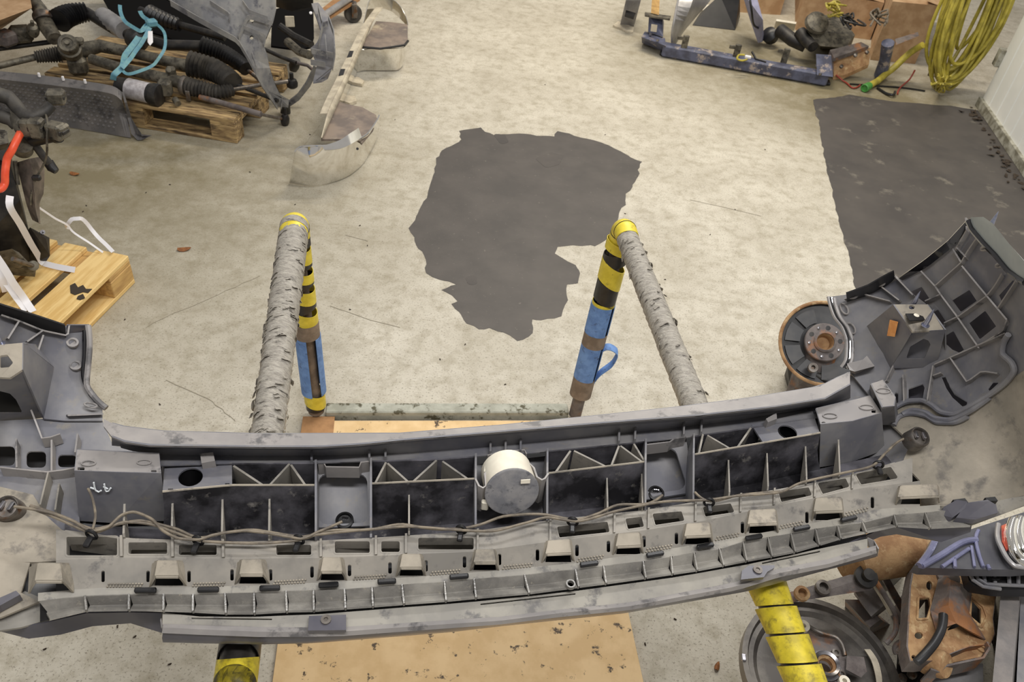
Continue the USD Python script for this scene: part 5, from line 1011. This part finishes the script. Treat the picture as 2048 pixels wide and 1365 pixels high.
part(t, 'knuckle', hull(np.vstack([hc_ + hz * -.03 + np.array([[.07 * math.cos(a), .07 * math.sin(a), 0] for a in np.linspace(0, 6.28, 12)]), hc_ + hz * -.03 + np.array([[.05, -.11, -.08], [-.04, -.11, -.08], [.08, -.08, -.2], [-.06, -.02, -.27], [.08, .05, -.27]])])), 'rust_grey', smooth=False)
part(t, 'bushing', lathe([(.008, 0), (.018, 0), (.018, .02), (.008, .02), (.008, .004)], W(1624, 737, .26), hax, 20), 'steel_dull', label='small steel bushing')
part(t, 'lower_arm', tube(PW((1632,752,.2),(1660,765,.2),(1700,765,.22)), .02, 12), 'dirty_black')
part(t, 'foot_block', hull([hc_ * [1, 1, 0] + np.array(p) for p in ((-.03, -.02, 0), (.12, -.02, 0), (.12, .14, 0), (-.03, .14, 0), (-.02, .0, .1), (.08, .0, .1), (.08, .08, .1), (-.06, .08, .1))]), 'dirty_black', smooth=False)
mat('peg_wood', (200, 168, 112), (176, 140, 88), rough=.6, scale=20)
solo('wooden_peg', 'rounded tan wooden peg standing below the hub', 'wooden peg', lathe([(.022, 0), (.022, .17), (.018, .185), (.008, .192), (0, .193)], W(1590, 806, .0), (0, 0, 1), 18), 'peg_wood')

# ------------------------------------------------------------------ parts heap at the lower right
mat('drum_grey', (124, 119, 112), (92, 88, 84), rough=.35, metal=.5, scale=12)
ZD = .30; dc = W(1640, 1346, ZD); dR = np.linalg.norm(W(1790, 1346, ZD) - W(1640, 1346, ZD)); dax = np.array([.0, -.08, 1.0])
t = thing('brake_drum_plate', 'round grey brake backing plate with bare bearing at the bottom right', 'brake backing plate', (dc[0], dc[1], 0))
part(t, 'backing_plate', lathe([(.045, -.012), (dR * .78, -.014), (dR * .84, -.004), (dR * .9, -.004), (dR * .93, .010), (dR, .010), (dR, -.022), (dR * .97, -.022), (.045, -.024)], dc, dax, 64), 'drum_grey', label='ringed grey plate')
for a in (.55, 1.35, 2.25, 3.1, 5.6):
    part(t, 'plate_notch', cbox(dc + [.985 * dR * math.cos(a), .985 * dR * math.sin(a), .012], (.02, .012, .008), rz(math.degrees(a) + 90), .003), 'steel')
kp = [(1603,1258),(1640,1262),(1680,1283),(1692,1320),(1690,1350),(1670,1390),(1600,1390),(1590,1330)]
part(t, 'hub_carrier', pplate(Z(kp, ZD + .03), .034, [ell(1640,1346,22,19)]), 'rust_grey', label='dark grey carrier plate')
part(t, 'bearing', lathe([(.022, .0), (.024, .03), (.032, .034), (.034, .03), (.034, .018), (.040, .018), (.042, .01)], dc + [0, 0, .022], dax, 34, caps=False), 'steel', label='steel bearing ring')
part(t, 'bearing_core', lathe([(.024, .026), (.018, .02), (.016, -.02), (0, -.02)], dc + [0, 0, .022], dax, 24, caps=False), 'rust')
for px in ((1670,1309), (1681,1352), (1600,1300)):
    part(t, 'bolt', lathe([(.011, 0), (.011, .01), (.006, .011), (.006, .006), (0, .006)], W(*px, ZD + .03), dax, 12), 'steel_dull')
part(t, 'sensor_ring', lathe([(.006, 0), (.016, 0), (.016, .012), (.006, .012), (.006, 0)], W(1605, 1256, ZD + .034), dax, 24), 'white_plastic', label='bright white ring')
part(t, 'sensor_ring', lathe([(.006, 0), (.014, 0), (.014, .012), (.006, .012), (.006, 0)], W(1686, 1366, ZD + .034), dax, 24), 'white_plastic')
part(t, 'sensor_cable', tube(spl(PW((1617,1253,ZD + .04),(1640,1266,ZD + .045),(1672,1276,ZD + .045),(1684,1290,ZD + .045),(1690,1312,ZD + .04)), 24), .0055, 8), 'steel_dull')
part(t, 'bracket', hull(PW((1694,1312,ZD + .045),(1728,1315,ZD + .04),(1734,1344,ZD + .04),(1722,1356,ZD + .035),(1692,1340,ZD + .045),(1694,1320,ZD + .02),(1728,1330,ZD + .02),(1710,1352,ZD + .015))), 'rust_grey', smooth=False)
part(t, 'wear_arc', sheet([spl(Wn(Z([(1728,1300),(1745,1330),(1753,1370)], ZD + .008)), 10), spl(Wn(Z([(1740,1300),(1758,1330),(1764,1370)], ZD + .010)), 10)], .004), 'beige_dust')
part(t, 'knuckle', hull(np.vstack([dc + [[.08, 0, -.024], [-.08, 0, -.024], [0, .08, -.024], [0, -.08, -.024]], (dc * [1, 1, 0]) + [[.1, .06, 0], [-.1, .06, 0], [.1, -.1, 0], [-.1, -.1, 0]]])), 'dirty_black', smooth=False)
C12, CB = crop(1760, 1020, 3.955), crop(1400, 1030, 3.16)
# rusty subframe bracket
ZS = .46
t = thing('subframe_bracket', 'rusty pierced subframe bracket in the heap at the lower right', 'car subframe', tuple(W(1905, 1250, 0)))
sp = C12((268,452),(330,440),(590,470),(760,560),(920,640),(890,860),(905,980),(870,1060),(700,1080),(500,1160),(420,1190),(330,1200),(240,1200),(215,1080),(240,600))
zs_ = zlin([(*C12((268,452))[0], ZS + .03), (*C12((920,640))[0], ZS), (*C12((870,1060))[0], ZS - .02), (*C12((240,1200))[0], ZS + .02)])
part(t, 'plate', plate(sp, zs_, .006, [ell(*C12((390,600))[0], 6, 9), rpoly(C12((312,705),(385,700),(397,760),(370,855),(305,860)), 2), ell(*C12((306,996))[0], 8, 7), rpoly(C12((730,708),(800,785),(800,912),(722,845)), 2), rpoly(C12((525,960),(590,892),(650,910),(590,940)), 1), ell(*C12((265,1165))[0], 4, 4)]), 'rust', label='rust orange pierced plate')
part(t, 'plate_edge', sheet([Wn([(x, y, float(zs_([(x, y)])[0])) for x, y in sp + sp[:1]]), Wn([(x, y, float(zs_([(x, y)])[0])) for x, y in sp + sp[:1]]) - [0, 0, .05]], .004), 'rust_grey', smooth=False)
part(t, 'ridge', sheet([Wn([(x, y, float(zs_([(x, y)])[0]) + d_) for (x, y), d_ in zip(C12(*l), h)]) for l, h in (([(480,500),(400,800),(440,960)], (.004, .006, .004)), ([(560,560),(540,760),(600,900)], (.04, .045, .03)), ([(640,590),(650,780),(700,960)], (.04, .04, .03)), ([(720,640),(700,820),(830,1030)], (.004, .004, .004)))], .005), 'rust_grey', label='grey worn ridge')
for r_ in ([(312,705),(385,700),(397,760),(370,855),(305,860)], [(722,700),(810,775),(838,850),(800,920),(712,850)]):
    rim2 = Polygon(C12(*r_)).buffer(2.2).exterior.coords[:-1]
    part(t, 'hole_rim', tube(Wn([(x, y, float(zs_([(x, y)])[0]) + .003) for x, y in rim2]), .003, 6, closed=True), 'rust')
part(t, 'mount_cup', lathe([(.03, 0), (.03, .02), (.022, .026), (.008, .027), (0, .027)], W(*C12((515,555))[0], ZS + .01), (0, -.1, 1), 22), 'rust_grey')
part(t, 'lower_tray', [pplate([(*p, ZS - .03 + .0) for p in C12((480,1180),(700,1090),(850,1045),(862,1100),(820,1160),(500,1225))], .005)], 'rust', smooth=False)
part(t, 'tray_wall', rib([(*p, ZS + .0) for p in C12((400,1260),(470,1280),(520,1235),(820,1170),(870,1090),(850,1045))], .06, .005), 'rust_grey', smooth=False)
part(t, 'tray_bolt', lathe([(.016, 0), (.016, .006), (.008, .008), (.008, .014), (0, .015)], W(*C12((802,1092))[0], ZS - .03), (0, 0, 1), 18), 'rust')
part(t, 'bush', lathe([(.03, -.03), (.034, -.02), (.034, .02), (.03, .03)], W(*C12((430,1210))[0], ZS - .02), (.5, -.5, .6), 20), 'rust')
part(t, 'core', hull(PW((1856,1200,.36),(1955,1200,.36),(1955,1296,.36),(1856,1290,.36),(1866,1220,0),(1960,1220,0),(1960,1310,0),(1866,1310,0))), 'dirty_black', smooth=False)  # dark block added below the plate so its holes look shaded
part(t, 'leg', hull(PW((1850,1160,.4),(1860,1160,.4),(1850,1300,.4),(1860,1310,.4),(1850,1180,0),(1866,1180,0),(1860,1320,0))), 'rust_grey', smooth=False)
part(t, 'leg', hull(PW((1975,1190,.4),(1985,1190,.4),(1975,1270,.4),(1985,1270,.4),(1980,1200,0),(1990,1200,0),(1985,1290,0))), 'rust_grey', smooth=False)
solo('brake_hose', 'black rubber hose curving over the rusty bracket', 'hose', tube(spl(PW(*[(*p, z) for p, z in zip(C12((500,835),(490,930),(440,1040),(370,1130),(290,1210)), (.52, .52, .515, .51, .5))]), 30), .011, 12), 'plastic_black')
# rusty axle with grey arm
t = thing('rear_axle', 'rusty axle tube with flat grey arm under the right end of the bumper', 'car axle', tuple(W(1720, 1150, 0)))
part(t, 'axle_tube', tube(PW((1700,1128,.45),(1750,1112,.45),(1800,1105,.45),(1870,1100,.45)), [.06, .066, .066, .06], 26), 'rust', label='thick rusty tube')
part(t, 'arm', hull(PW((1577,1186,.42),(1580,1206,.42),(1690,1186,.44),(1745,1180,.45),(1748,1150,.46),(1700,1150,.45),(1640,1168,.43),(1577,1190,.39),(1740,1180,.40),(1640,1190,.39))), 'rust_grey', smooth=False)
for px, m in (((1602,1190), 'rust'), ((1644,1178), 'steel_dull')):
    part(t, 'arm_boss', lathe([(.008, 0), (.020, 0), (.020, .012), (.012, .014), (.010, .004), (0, .004)], W(*px, .438), (0, -.2, 1), 18), m)
part(t, 'arm_bolt', lathe([(.03, 0), (.03, .012), (.016, .014), (.016, .03), (0, .031)], W(1730, 1156, .46), (0, -.3, 1), 18), 'dirty_black')
part(t, 'weld_lump', [cbox(W(1790 + 12 * k, 1138 + 3 * (k % 2), .42), (.03, .02, .02), rz(20 * k), .007) for k in range(4)], 'rust', kind='stuff')
part(t, 'stand', hull(PW((1760,1120,.38),(1800,1120,.38),(1780,1140,.38),(1750,1150,0),(1810,1150,0),(1780,1180,0))), 'dirty_black', smooth=False)
part(t, 'brake_pipe', tube(spl(PW((1748,1158,.45),(1772,1196,.42),(1792,1236,.38),(1792,1258,.36),(1772,1288,.33)), 30), .007, 10), 'rust_grey')
part(t, 'brake_pipe', tube(spl(PW((1740,1160,.43),(1766,1200,.4),(1782,1230,.37)), 20), .005, 8), 'beige_dust')
t = thing('caliper', 'pale grey brake caliper motor under the axle arm', 'brake caliper', tuple(W(1735, 1205, 0)))
part(t, 'motor_case', hull(PW((1708,1182,.36),(1742,1166,.36),(1772,1208,.36),(1742,1234,.36),(1708,1190,.26),(1745,1176,.26),(1776,1216,.26),(1746,1240,.26))), 'panel_grey', smooth=False)
part(t, 'caliper_body', hull(PW((1690,1200,.3),(1720,1200,.3),(1760,1240,.3),(1740,1256,.3),(1690,1214,.0),(1730,1214,0),(1780,1250,0),(1740,1270,0))), 'rust_grey', smooth=False)
solo('shock_absorber', 'grey cylinder standing behind the rusty bracket', 'cylinder', lathe([(.03, 0), (.032, .36), (.028, .39), (.012, .4), (0, .4)], W(1800, 1235, 0), (.02, .05, 1), 24), 'panel_grey')
solo('control_arm', 'dark sloping steel arm beside the grey cylinder', 'car arm', hull(PW((1760,1150,.36),(1772,1146,.36),(1830,1246,.2),(1815,1252,.2),(1760,1156,.32),(1822,1256,.16))), 'rust_grey', smooth=False)
# headlamp
ZH = .62
t = thing('headlamp', 'grey headlamp housing with red and chrome lens at the right edge', 'headlamp', tuple(W(1960, 1090, .0)))
hl = CB((1355,318),(1420,240),(1475,140),(1560,120),(1720,90),(2060,-20),(2250,0),(2250,330),(2000,348),(1700,345),(1400,335))
part(t, 'housing', pplate(Z(hl, ZH), .03), 'lamp_grey', label='smooth grey housing back')
for l, r_ in (([(1500,120),(1470,200),(1385,322)], .008), ([(1400,325),(1500,270),(1690,165),(1750,160)], .008), ([(1530,330),(1700,215)], .005), ([(1760,100),(1745,180),(1790,330)], .005), ([(1715,200),(1735,330)], .004), ([(1608,280),(1612,335)], .005), ([(1818,320),(1830,345)], .005)):
    part(t, 'housing_rib', tube(spl([W(*p, ZH + .004) for p in CB(*l)], 16), r_, 10), 'lilac_shine')
lens = CB((1895,60),(1960,30),(2200,0),(2200,330),(2048,335),(1990,310),(1930,250),(1900,180))
part(t, 'lens', pplate(Z(lens, ZH + .02), .02), 'lamp_grey')
part(t, 'lens_red', pplate(Z(CB((1905,70),(1960,45),(1985,60),(1960,160),(1940,230),(1910,170)), ZH + .026), .008), 'lens_red', label='orange red lens part')
part(t, 'reflector', tube(spl([W(*p, ZH + .03) for p in CB((1985,40),(1968,150),(1990,240),(2050,300),(2150,310))], 24), .014, 14), 'chrome')
part(t, 'reflector', tube(spl([W(*p, ZH + .03) for p in CB((2030,30),(2015,140),(2040,230),(2100,270))], 24), .014, 14), 'chrome')
part(t, 'lens_rim', tube(spl([W(*p, ZH + .024) for p in CB((1885,60),(1890,180),(1930,260),(1995,325),(2100,340))], 24), .006, 10), 'silver_paint')
part(t, 'support', hull(PW((1960,1085,ZH - .03),(2040,1085,ZH - .03),(2000,1060,ZH - .03),(1980,1110,0),(2060,1110,0),(2040,1080,0))), 'dirty_black', smooth=False)
t = thing('lamp_bracket', 'black ribbed plastic bracket below the headlamp', 'plastic bracket', tuple(W(1990, 1165, 0)))
part(t, 'body', pplate(Z(CB((1680,342),(2220,352),(2220,480),(1880,475),(1730,450),(1700,420)), .56), .03), 'plastic_black', label='glossy black body')
for l in ([(1695,345),(1720,410),(1790,455),(1900,470)], [(1730,345),(1745,400),(1810,440),(2150,455)], [(1790,350),(1800,430)], [(1860,355),(1865,440)], [(1950,360),(1955,450)], [(2010,360),(2012,450)]):
    part(t, 'rib', tube([W(*p, .565) for p in resample(CB(*l), 8)], .005, 8), 'plastic_wing')
part(t, 'boss', lathe([(.01, 0), (.018, 0), (.018, .012), (.01, .012), (.01, 0)], W(*CB((1840,395))[0], .56), (0, 0, 1), 18), 'plastic_black')
part(t, 'support', hull(PW((2010,1150,.53),(2060,1150,.53),(2040,1170,.53),(2010,1180,0),(2070,1180,0),(2050,1200,0))), 'dirty_black', smooth=False)
solo('plastic_duct', 'long grey plastic panel standing in the bottom right corner', 'plastic panel', hull(PW((2002,1184,.5),(2040,1184,.5),(2020,1420,.5),(1980,1420,.5),(2012,1200,0),(2060,1200,0),(2050,1450,0),(1990,1450,0))), 'panel_grey', smooth=False)
solo('plastic_cover', 'dark plastic cover at the right edge of the photo bottom', 'plastic panel', hull(PW((2042,1184,.47),(2200,1184,.47),(2200,1420,.47),(2030,1420,.47),(2060,1200,0),(2200,1200,0),(2200,1450,0),(2050,1450,0))), 'plastic_wing', smooth=False)
solo('cast_housing', 'silver grey cast housing under the rusty bracket tray', 'cast housing', hull(PW((1862,1336,.36),(1966,1328,.36),(1968,1420,.36),(1862,1420,.36),(1866,1350,.0),(1966,1345,0),(1968,1450,0),(1866,1450,0))), 'silver_paint', smooth=False)
t = thing('spring_arm', 'black greasy suspension parts between drum plate and rusty bracket', 'car suspension parts', tuple(W(1810, 1320, 0)))
part(t, 'arm', hull(PW((1795,1300,.26),(1830,1290,.26),(1845,1340,.26),(1820,1390,.26),(1790,1390,.26),(1800,1320,0),(1850,1320,0),(1850,1420,0),(1800,1420,0))), 'dirty_black', smooth=False)
part(t, 'coil', tube([W(1808 + 20 * math.cos(a) + 6 * a / 6.28, 1302 + 14 * math.sin(a) - 6 * a / 6.28, .29 + .012 * a) for a in np.linspace(2.6, 9, 50)], .009, 10), 'rust_grey')
for px in ((1806,1330), (1822,1352), (1802,1360)): part(t, 'bolt', lathe([(.012, 0), (.012, .012), (0, .016)], W(*px, .27), (0, 0, 1), 8), 'steel_dull')

# ------------------------------------------------------------------ crossmember and heap at the top right
t = thing('crossmember', 'blue grey steel crossmember lying on the floor at the top', 'car crossmember', tuple(W(1480, 125, 0)))
def beam(a, b, w, h):
    a, b = np.asarray(a), np.asarray(b); x = (b - a) / np.linalg.norm(b - a); y = np.cross((0, 0, 1), x); y /= np.linalg.norm(y); return cbox((a + b) / 2, (np.linalg.norm(b - a), w, h), [x, y, np.cross(x, y)], .012)
part(t, 'beam', beam(W(1325, 98, .05), W(1655, 158, .05), .085, .09), 'blue_grey', label='long box section')
part(t, 'beam_lip', beam(W(1320, 105, .012), W(1660, 166, .012), .07, .02), 'plastic_black')
part(t, 'end_plate', hull(PW((1283,74,.1),(1290,62,.1),(1330,76,.1),(1332,92,.1),(1284,86,.02),(1328,104,.02),(1295,66,.02))), 'blue_grey', smooth=False)
part(t, 'end_post', hull(PW((1298,30,.22),(1325,32,.22),(1296,64,.11),(1326,74,.11),(1300,40,.1),(1328,44,.1),(1304,50,.1))), 'blue_grey', smooth=False, label='short upright end post')
part(t, 'top_flange', pplate(Z([(1290,24),(1342,32),(1340,38),(1290,30)], .235), .012), 'dirty_alu', smooth=False)
part(t, 'end_post', hull(PW((1632,108,.2),(1662,110,.2),(1634,150,.09),(1666,154,.09),(1640,120,.08),(1668,126,.08))), 'blue_grey', smooth=False)
part(t, 'sticker', pplate([(1303,48,.196),(1315,50,.196),(1313,64,.15),(1301,62,.15)], .002), 'beige_dust', smooth=False)
for x, y in ((1370,86),(1474,104),(1571,112)):
    part(t, 'tab', [cbox(W(x, y, .13), (.045, .02, .11), rz(-5), .004)], 'dirty_alu', smooth=False)
    part(t, 'tab_lug', cbox(W(x - 9, y - 10, .18), (.045, .012, .025), rz(-5), .003), 'dirty_alu', smooth=False)
for x, y in ((1301,70),(1315,82),(1632,132),(1640,150)): part(t, 'bolt', lathe([(.012, 0), (.012, .012), (0, .015)], W(x, y, .11), (0, 0, 1), 8), 'steel')
part(t, 'yellow_lead', tube(spl(PW((1489,110,.14),(1478,110,.14),(1474,117,.13),(1482,121,.12),(1494,119,.12)), 24), .007, 8), 'hose_yellow')
part(t, 'plug', cbox(W(1496, 114, .13), (.045, .02, .02), rz(-8), .005), 'strap_white')
part(t, 'bracket_arm', tube(PW((1504,104,.12),(1512,118,.1),(1532,124,.1)), .008, 8), 'plastic_black')
t = thing('steel_post', 'pale grey steel post with foot plate at the top edge', 'steel post', tuple(W(1245, 58, 0)))
part(t, 'shaft', hull(PW((1252,0,.25),(1282,0,.25),(1268,52,.01),(1240,50,.01),(1254,-10,.2),(1284,-10,.2),(1270,46,.01))), 'silver_paint', smooth=False)
part(t, 'collar', pplate([(1252,20,.16),(1272,26,.16),(1268,34,.15),(1250,28,.15)], .02), 'plastic_black', smooth=False)
part(t, 'foot_plate', pplate(Z([(1226,50),(1236,42),(1268,54),(1266,64),(1256,62)], .016), .015), 'beige_dust', smooth=False)
solo('timber_batten', 'yellow wooden batten standing on the crossmember flange', 'timber', hull(PW((1305,-14,.36),(1320,-14,.36),(1318,30,.24),(1302,26,.24),(1306,-8,.34),(1304,20,.24))), 'pine_side', smooth=False)
t = thing('fender_panel', 'curved silver fender panel leaning behind the crossmember', 'car fender', tuple(W(1370, 60, 0)))
part(t, 'panel', sheet([spl(Wn([(1362,-20,.42),(1352,20,.33),(1346,52,.24),(1344,84,.1)]), 14), spl(Wn([(1390,-20,.44),(1378,20,.33),(1362,56,.2),(1347,88,.06)]), 14), spl(Wn([(1434,-20,.4),(1404,20,.28),(1376,52,.15),(1350,90,.03)]), 14)], .006), 'silver_paint')
part(t, 'rim', tube(spl(Wn([(1362,-20,.42),(1352,20,.33),(1346,52,.24),(1344,84,.1)]), 14), .008, 8), 'silver_paint')
solo('lilac_panel', 'narrow lilac grey body panel standing by the cardboard', 'body panel', hull(PW((1482,-20,.4),(1510,-20,.4),(1526,40,.26),(1524,84,.05),(1516,86,.05),(1500,40,.2),(1490,-10,.3),(1528,80,.03))), 'lilac_paint', smooth=False)
solo('black_cable', 'thin black cable hanging in front of the lilac panel', 'cable', tube(spl(PW((1499,-10,.45),(1503,20,.36),(1508,50,.22),(1520,60,.15),(1523,72,.1)), 24), .008, 8), 'plastic_black')
solo('dark_tray', 'black plastic tray behind the fender panel', 'plastic tray', hull(PW((1400,26,.03),(1480,34,.03),(1470,60,.004),(1385,50,.004),(1440,-10,.2),(1480,-10,.2),(1420,10,.1),(1480,20,.1))), 'plastic_black', smooth=False)
def carton(label, corners, ztop):
    t_ = thing('cardboard_box', label, 'cardboard box', tuple(W(*corners[0], 0)))
    lo = [W(x, y, 0) for x, y in corners]; hi = [p + [0, 0, ztop] for p in lo]
    part(t_, 'box', hull(np.array(lo + hi)), 'cardboard', smooth=False)
    for i in (0, 1): part(t_, 'flap', hull(np.array([hi[i], hi[(i + 1) % 4], hi[i] * .7 + hi[(i + 3) % 4] * .3 + [0, 0, .03], hi[(i + 1) % 4] * .7 + hi[(i + 2) % 4] * .3 + [0, 0, .03], hi[i] + [0, 0, .004], hi[(i + 1) % 4] + [0, 0, .004]])), 'cardboard', smooth=False)
carton('brown cardboard carton behind the crossmember, left one', [(1440,22),(1560,30),(1570,-40),(1450,-45)], .25)
carton('brown cardboard carton beside the yellow hose', [(1740,120),(1830,128),(1850,50),(1745,40)], .45)
carton('brown cardboard carton in the middle of the back heap', [(1590,60),(1740,80),(1740,-10),(1590,-20)], .3)
t = thing('gearbox_part', 'dusty grey gearbox cover in the back heap', 'gearbox', tuple(W(1660, 90, 0)))
part(t, 'case', hull(PW((1620,30,.3),(1680,30,.3),(1710,70,.25),(1690,96,.18),(1640,92,.18),(1612,60,.25),(1620,60,0),(1700,98,0),(1640,98,0))), 'dirty_alu', smooth=False)
part(t, 'dome', lathe([(.09, 0), (.085, .03), (.06, .05), (.0, .056)], W(1632, 48, .3), (.1, -.6, .8), 26), 'dirty_alu')
part(t, 'stub', tube(PW((1600,66,.2),(1612,80,.18),(1626,94,.17)), [.05, .045, .04], 14), 'dirty_black')
part(t, 'stub', lathe([(.05, 0), (.06, .02), (.06, .08), (.03, .1)], W(1545, 76, .06), (-.6, -.6, .5), 20), 'plastic_black')
part(t, 'stub', tube(PW((1560,60,.16),(1585,80,.14),(1612,92,.12)), .05, 14), 'dirty_black')
solo('foam_sheet', 'white edged foam sheet lying between the cartons and the crossmember', 'foam sheet', hull(PW((1402,20,.03),(1470,28,.03),(1476,18,.03),(1410,8,.03),(1402,24,.0),(1472,32,.0),(1412,10,0))), 'white_plastic', smooth=False)
solo('white_panel', 'small white panel leaning on the middle carton', 'panel', hull(PW((1552,42,.16),(1592,48,.16),(1588,62,.06),(1548,56,.06),(1553,38,.16),(1593,44,.16))), 'white_plastic', smooth=False)
for lab_, seed_, m_n, o_ in (('tangle of yellow wires hanging over the middle carton', 1, 'hose_yellow', (1672, 14)), ('tangle of brown wires on the carton beside the hose', 2, 'wire', (1760, 30)), ('tangle of black wires on top of the grey gearbox cover', 3, 'plastic_black', (1700, 40))):
    q_ = np.random.RandomState(seed_)
    solo('wire_bundle', lab_, 'wire bundle', [tube(spl([W(o_[0] + q_.uniform(-22, 22), o_[1] + q_.uniform(-14, 22), .42 + q_.uniform(-.06, .08)) for _ in range(4)], 16), .007, 6) for _ in range(7)], m_n, kind='stuff')
t = thing('rust_bracket', 'tan rusty bracket plate with bolts right of the crossmember', 'bracket', tuple(W(1700, 140, 0)))
part(t, 'plate', pplate([(1664,112,.14),(1720,92,.22),(1742,96,.22),(1738,128,.12),(1690,150,.04),(1668,152,.03)], .03), 'rust', smooth=False)
part(t, 'upper_plate', pplate([(1660,100,.18),(1722,84,.25),(1738,92,.23),(1668,116,.15)], .03), 'rust_grey', smooth=False)
for x, y, z in ((1710,112,.19),(1733,106,.2),(1682,134,.1)): part(t, 'bolt', lathe([(.014, 0), (.014, .014), (0, .018)], W(x, y, z), (0, -.6, .8), 8), 'steel_dull')
solo('rubber_sleeve', 'dark blue grey rubber sleeve standing by the rusty bracket', 'rubber sleeve', tube(PW((1776,86,.3),(1770,120,.16),(1762,150,.03)), [.045, .04, .05], 18), 'blue_grey')
solo('lumber_arm', 'grey brown metal arm across the cardboard at the right', 'metal arm', hull(PW((1790,78,.34),(1836,64,.36),(1838,72,.36),(1792,90,.32),(1790,84,.3),(1836,72,.32))), 'rust_grey', smooth=False)
t = thing('air_hose', 'thick yellow hose end with green coupling on the floor', 'hose', tuple(W(1740, 168, 0)))
part(t, 'hose', tube(spl(PW((1846,90,.3),(1815,110,.2),(1780,142,.08),(1752,164,.03),(1738,172,.026)), 30), .024, 14), 'hose_yellow')
part(t, 'coupling', lathe([(.028, 0), (.03, .02), (.03, .07), (.024, .075), (.018, .06), (0, .06)], W(1738, 172, .031), W(1718, 182, .031) - W(1738, 172, .031), 20), 'connector_green', label='green coupling')
for k, (lab, pts, m, r_) in enumerate((('red lead curling on the floor by the hose coil', [(1830,140,.1),(1818,160,.03),(1800,176,.01),(1795,188,.01)], 'red_wire', .006), ('dark red lead beside the crossmember end', [(1672,150,.04),(1690,164,.01),(1706,176,.008),(1720,170,.008)], 'red_wire', .006), ('black lead with plug on the floor by the cartons', [(1755,176,.01),(1770,186,.01),(1784,190,.02),(1790,184,.02)], 'plastic_black', .01), ('black lead lying along the foot of the heap', [(1700,168,.008),(1760,172,.008),(1810,176,.008),(1850,182,.008)], 'plastic_black', .006))):
    solo('electric_lead', lab, 'cable', tube(spl(PW(*pts), 24), r_, 8), m)
# yellow hose coil hanging at the wall end
t = thing('hose_coil', 'big coil of yellow hose hanging at the end of the white wall', 'hose coil', tuple(W(1905, 205, 0)))
rs = np.random.RandomState(11); base = W(1898, 200, 0.0); ex = np.array([.97, .1, 0]); 
for k in range(24):
    wd_, ht = rs.uniform(.12, .27), rs.uniform(.55, .85); cx_ = rs.uniform(-.09, .02); dy = rs.uniform(.0, .24); lo_ = abs(rs.normal(0, .1)) + .03
    pts = []
    for a in np.linspace(0, 2 * np.pi, 44, endpoint=False):
        wz = (1 - math.cos(a)) / 2
        pts.append(base + ex * (cx_ + wd_ * math.sin(a) * (1 - .45 * wz)) + np.array([0, dy + .12 * wz + .03 * math.sin(3 * a + k), lo_ + 2 * ht * wz]))
    part(t, 'hose_turn', tube(pts, .0125, 8, closed=True), 'hose_yellow')
part(t, 'hook', [rod(base + [.0, .45, 1.75], base + [.0, .0, 1.75], .015), rod(base + [.0, .45, 0], base + [.0, .45, 1.8], .02)], 'steel_dull')
solo('wire_bundle', 'tangle of thin yellow wires tied at the foot of the hose coil', 'wire bundle', [tube(spl([W(1876, 180, .03), W(1876 + rs.uniform(-8, 14), 176 + rs.uniform(-10, 4), .1), W(1880 + rs.uniform(-20, 24), 160 + rs.uniform(-14, 10), .2)], 10), .006, 6) for _ in range(16)], 'hose_yellow', kind='stuff')
rs = np.random.RandomState(21)
solo('dirt_line', 'line of black dirt crumbs along the foot of the white wall', 'dirt', [hull(np.random.RandomState(k).normal(0, 1, (10, 3)) * [.012, .01, .004] * rs.uniform(.4, 1.2) + wc + wd * rs.uniform(.05, 3.2) + np.array([-.05 - abs(rs.normal(0, .035)), 0, .008])) for k in range(130)], 'dark_crumb', smooth=False, kind='stuff')
# ------------------------------------------------------------------ bits on the floor
def leaf(label, x, y, s, rot):
    c = W(x, y, .004); P = [c + rz(rot) .T @ np.array([s * math.cos(a) * (1 + .15 * math.cos(3 * a)), s * .55 * math.sin(a), .002 + .004 * math.cos(2 * a)]) for a in np.linspace(0, 6.28, 12, endpoint=False)]
    solo('dry_leaf', label, 'leaf', hull(P + [p + [0, 0, .0015] for p in P]), 'leaf_brown', smooth=False)
leaf('orange brown dry leaf on the floor right of the clean pallet', 367, 499, .03, 20)
leaf('dark brown dry leaf on the floor below the tread panel', 149, 348, .026, -10)
leaf('tiny brown leaf scrap on the floor at the bottom right', 1434, 1335, .014, 70)
rs = np.random.RandomState(5)
spots = [(340,370),(292,386),(173,412),(166,424),(1250,428),(1330,560),(720,452),(735,492),(640,1330),(880,720),(930,690),(1010,770),(250,640),(700,620),(1420,470),(320,810),(1290,1290),(1350,1240),(235,1255),(270,1275),(340,1330),(90,1300),(1470,420),(1530,300),(790,240),(1090,170),(1210,270),(590,410),(500,345),(620,270)]
def crumb(seed):
    q = np.random.RandomState(seed).normal(0, 1, (14, 3)); q /= np.linalg.norm(q, axis=1, keepdims=True); return hull(q * [.006, .004, .0025] + [0, 0, .0025])
c0_ = thing('dirt_crumb', 'small dark crumb of dirt lying on the concrete floor', 'dirt', tuple(W(*spots[0], 0)), group='dirt crumbs on the floor')
part(c0_, 'lump', crumb(1), 'dark_crumb', local=True, smooth=False)
for x, y in spots[1:]:
    copy_of(c0_, 'small dark crumb of dirt lying on the concrete floor', W(x, y, 0), rs.uniform(0, 360), group='dirt crumbs on the floor')
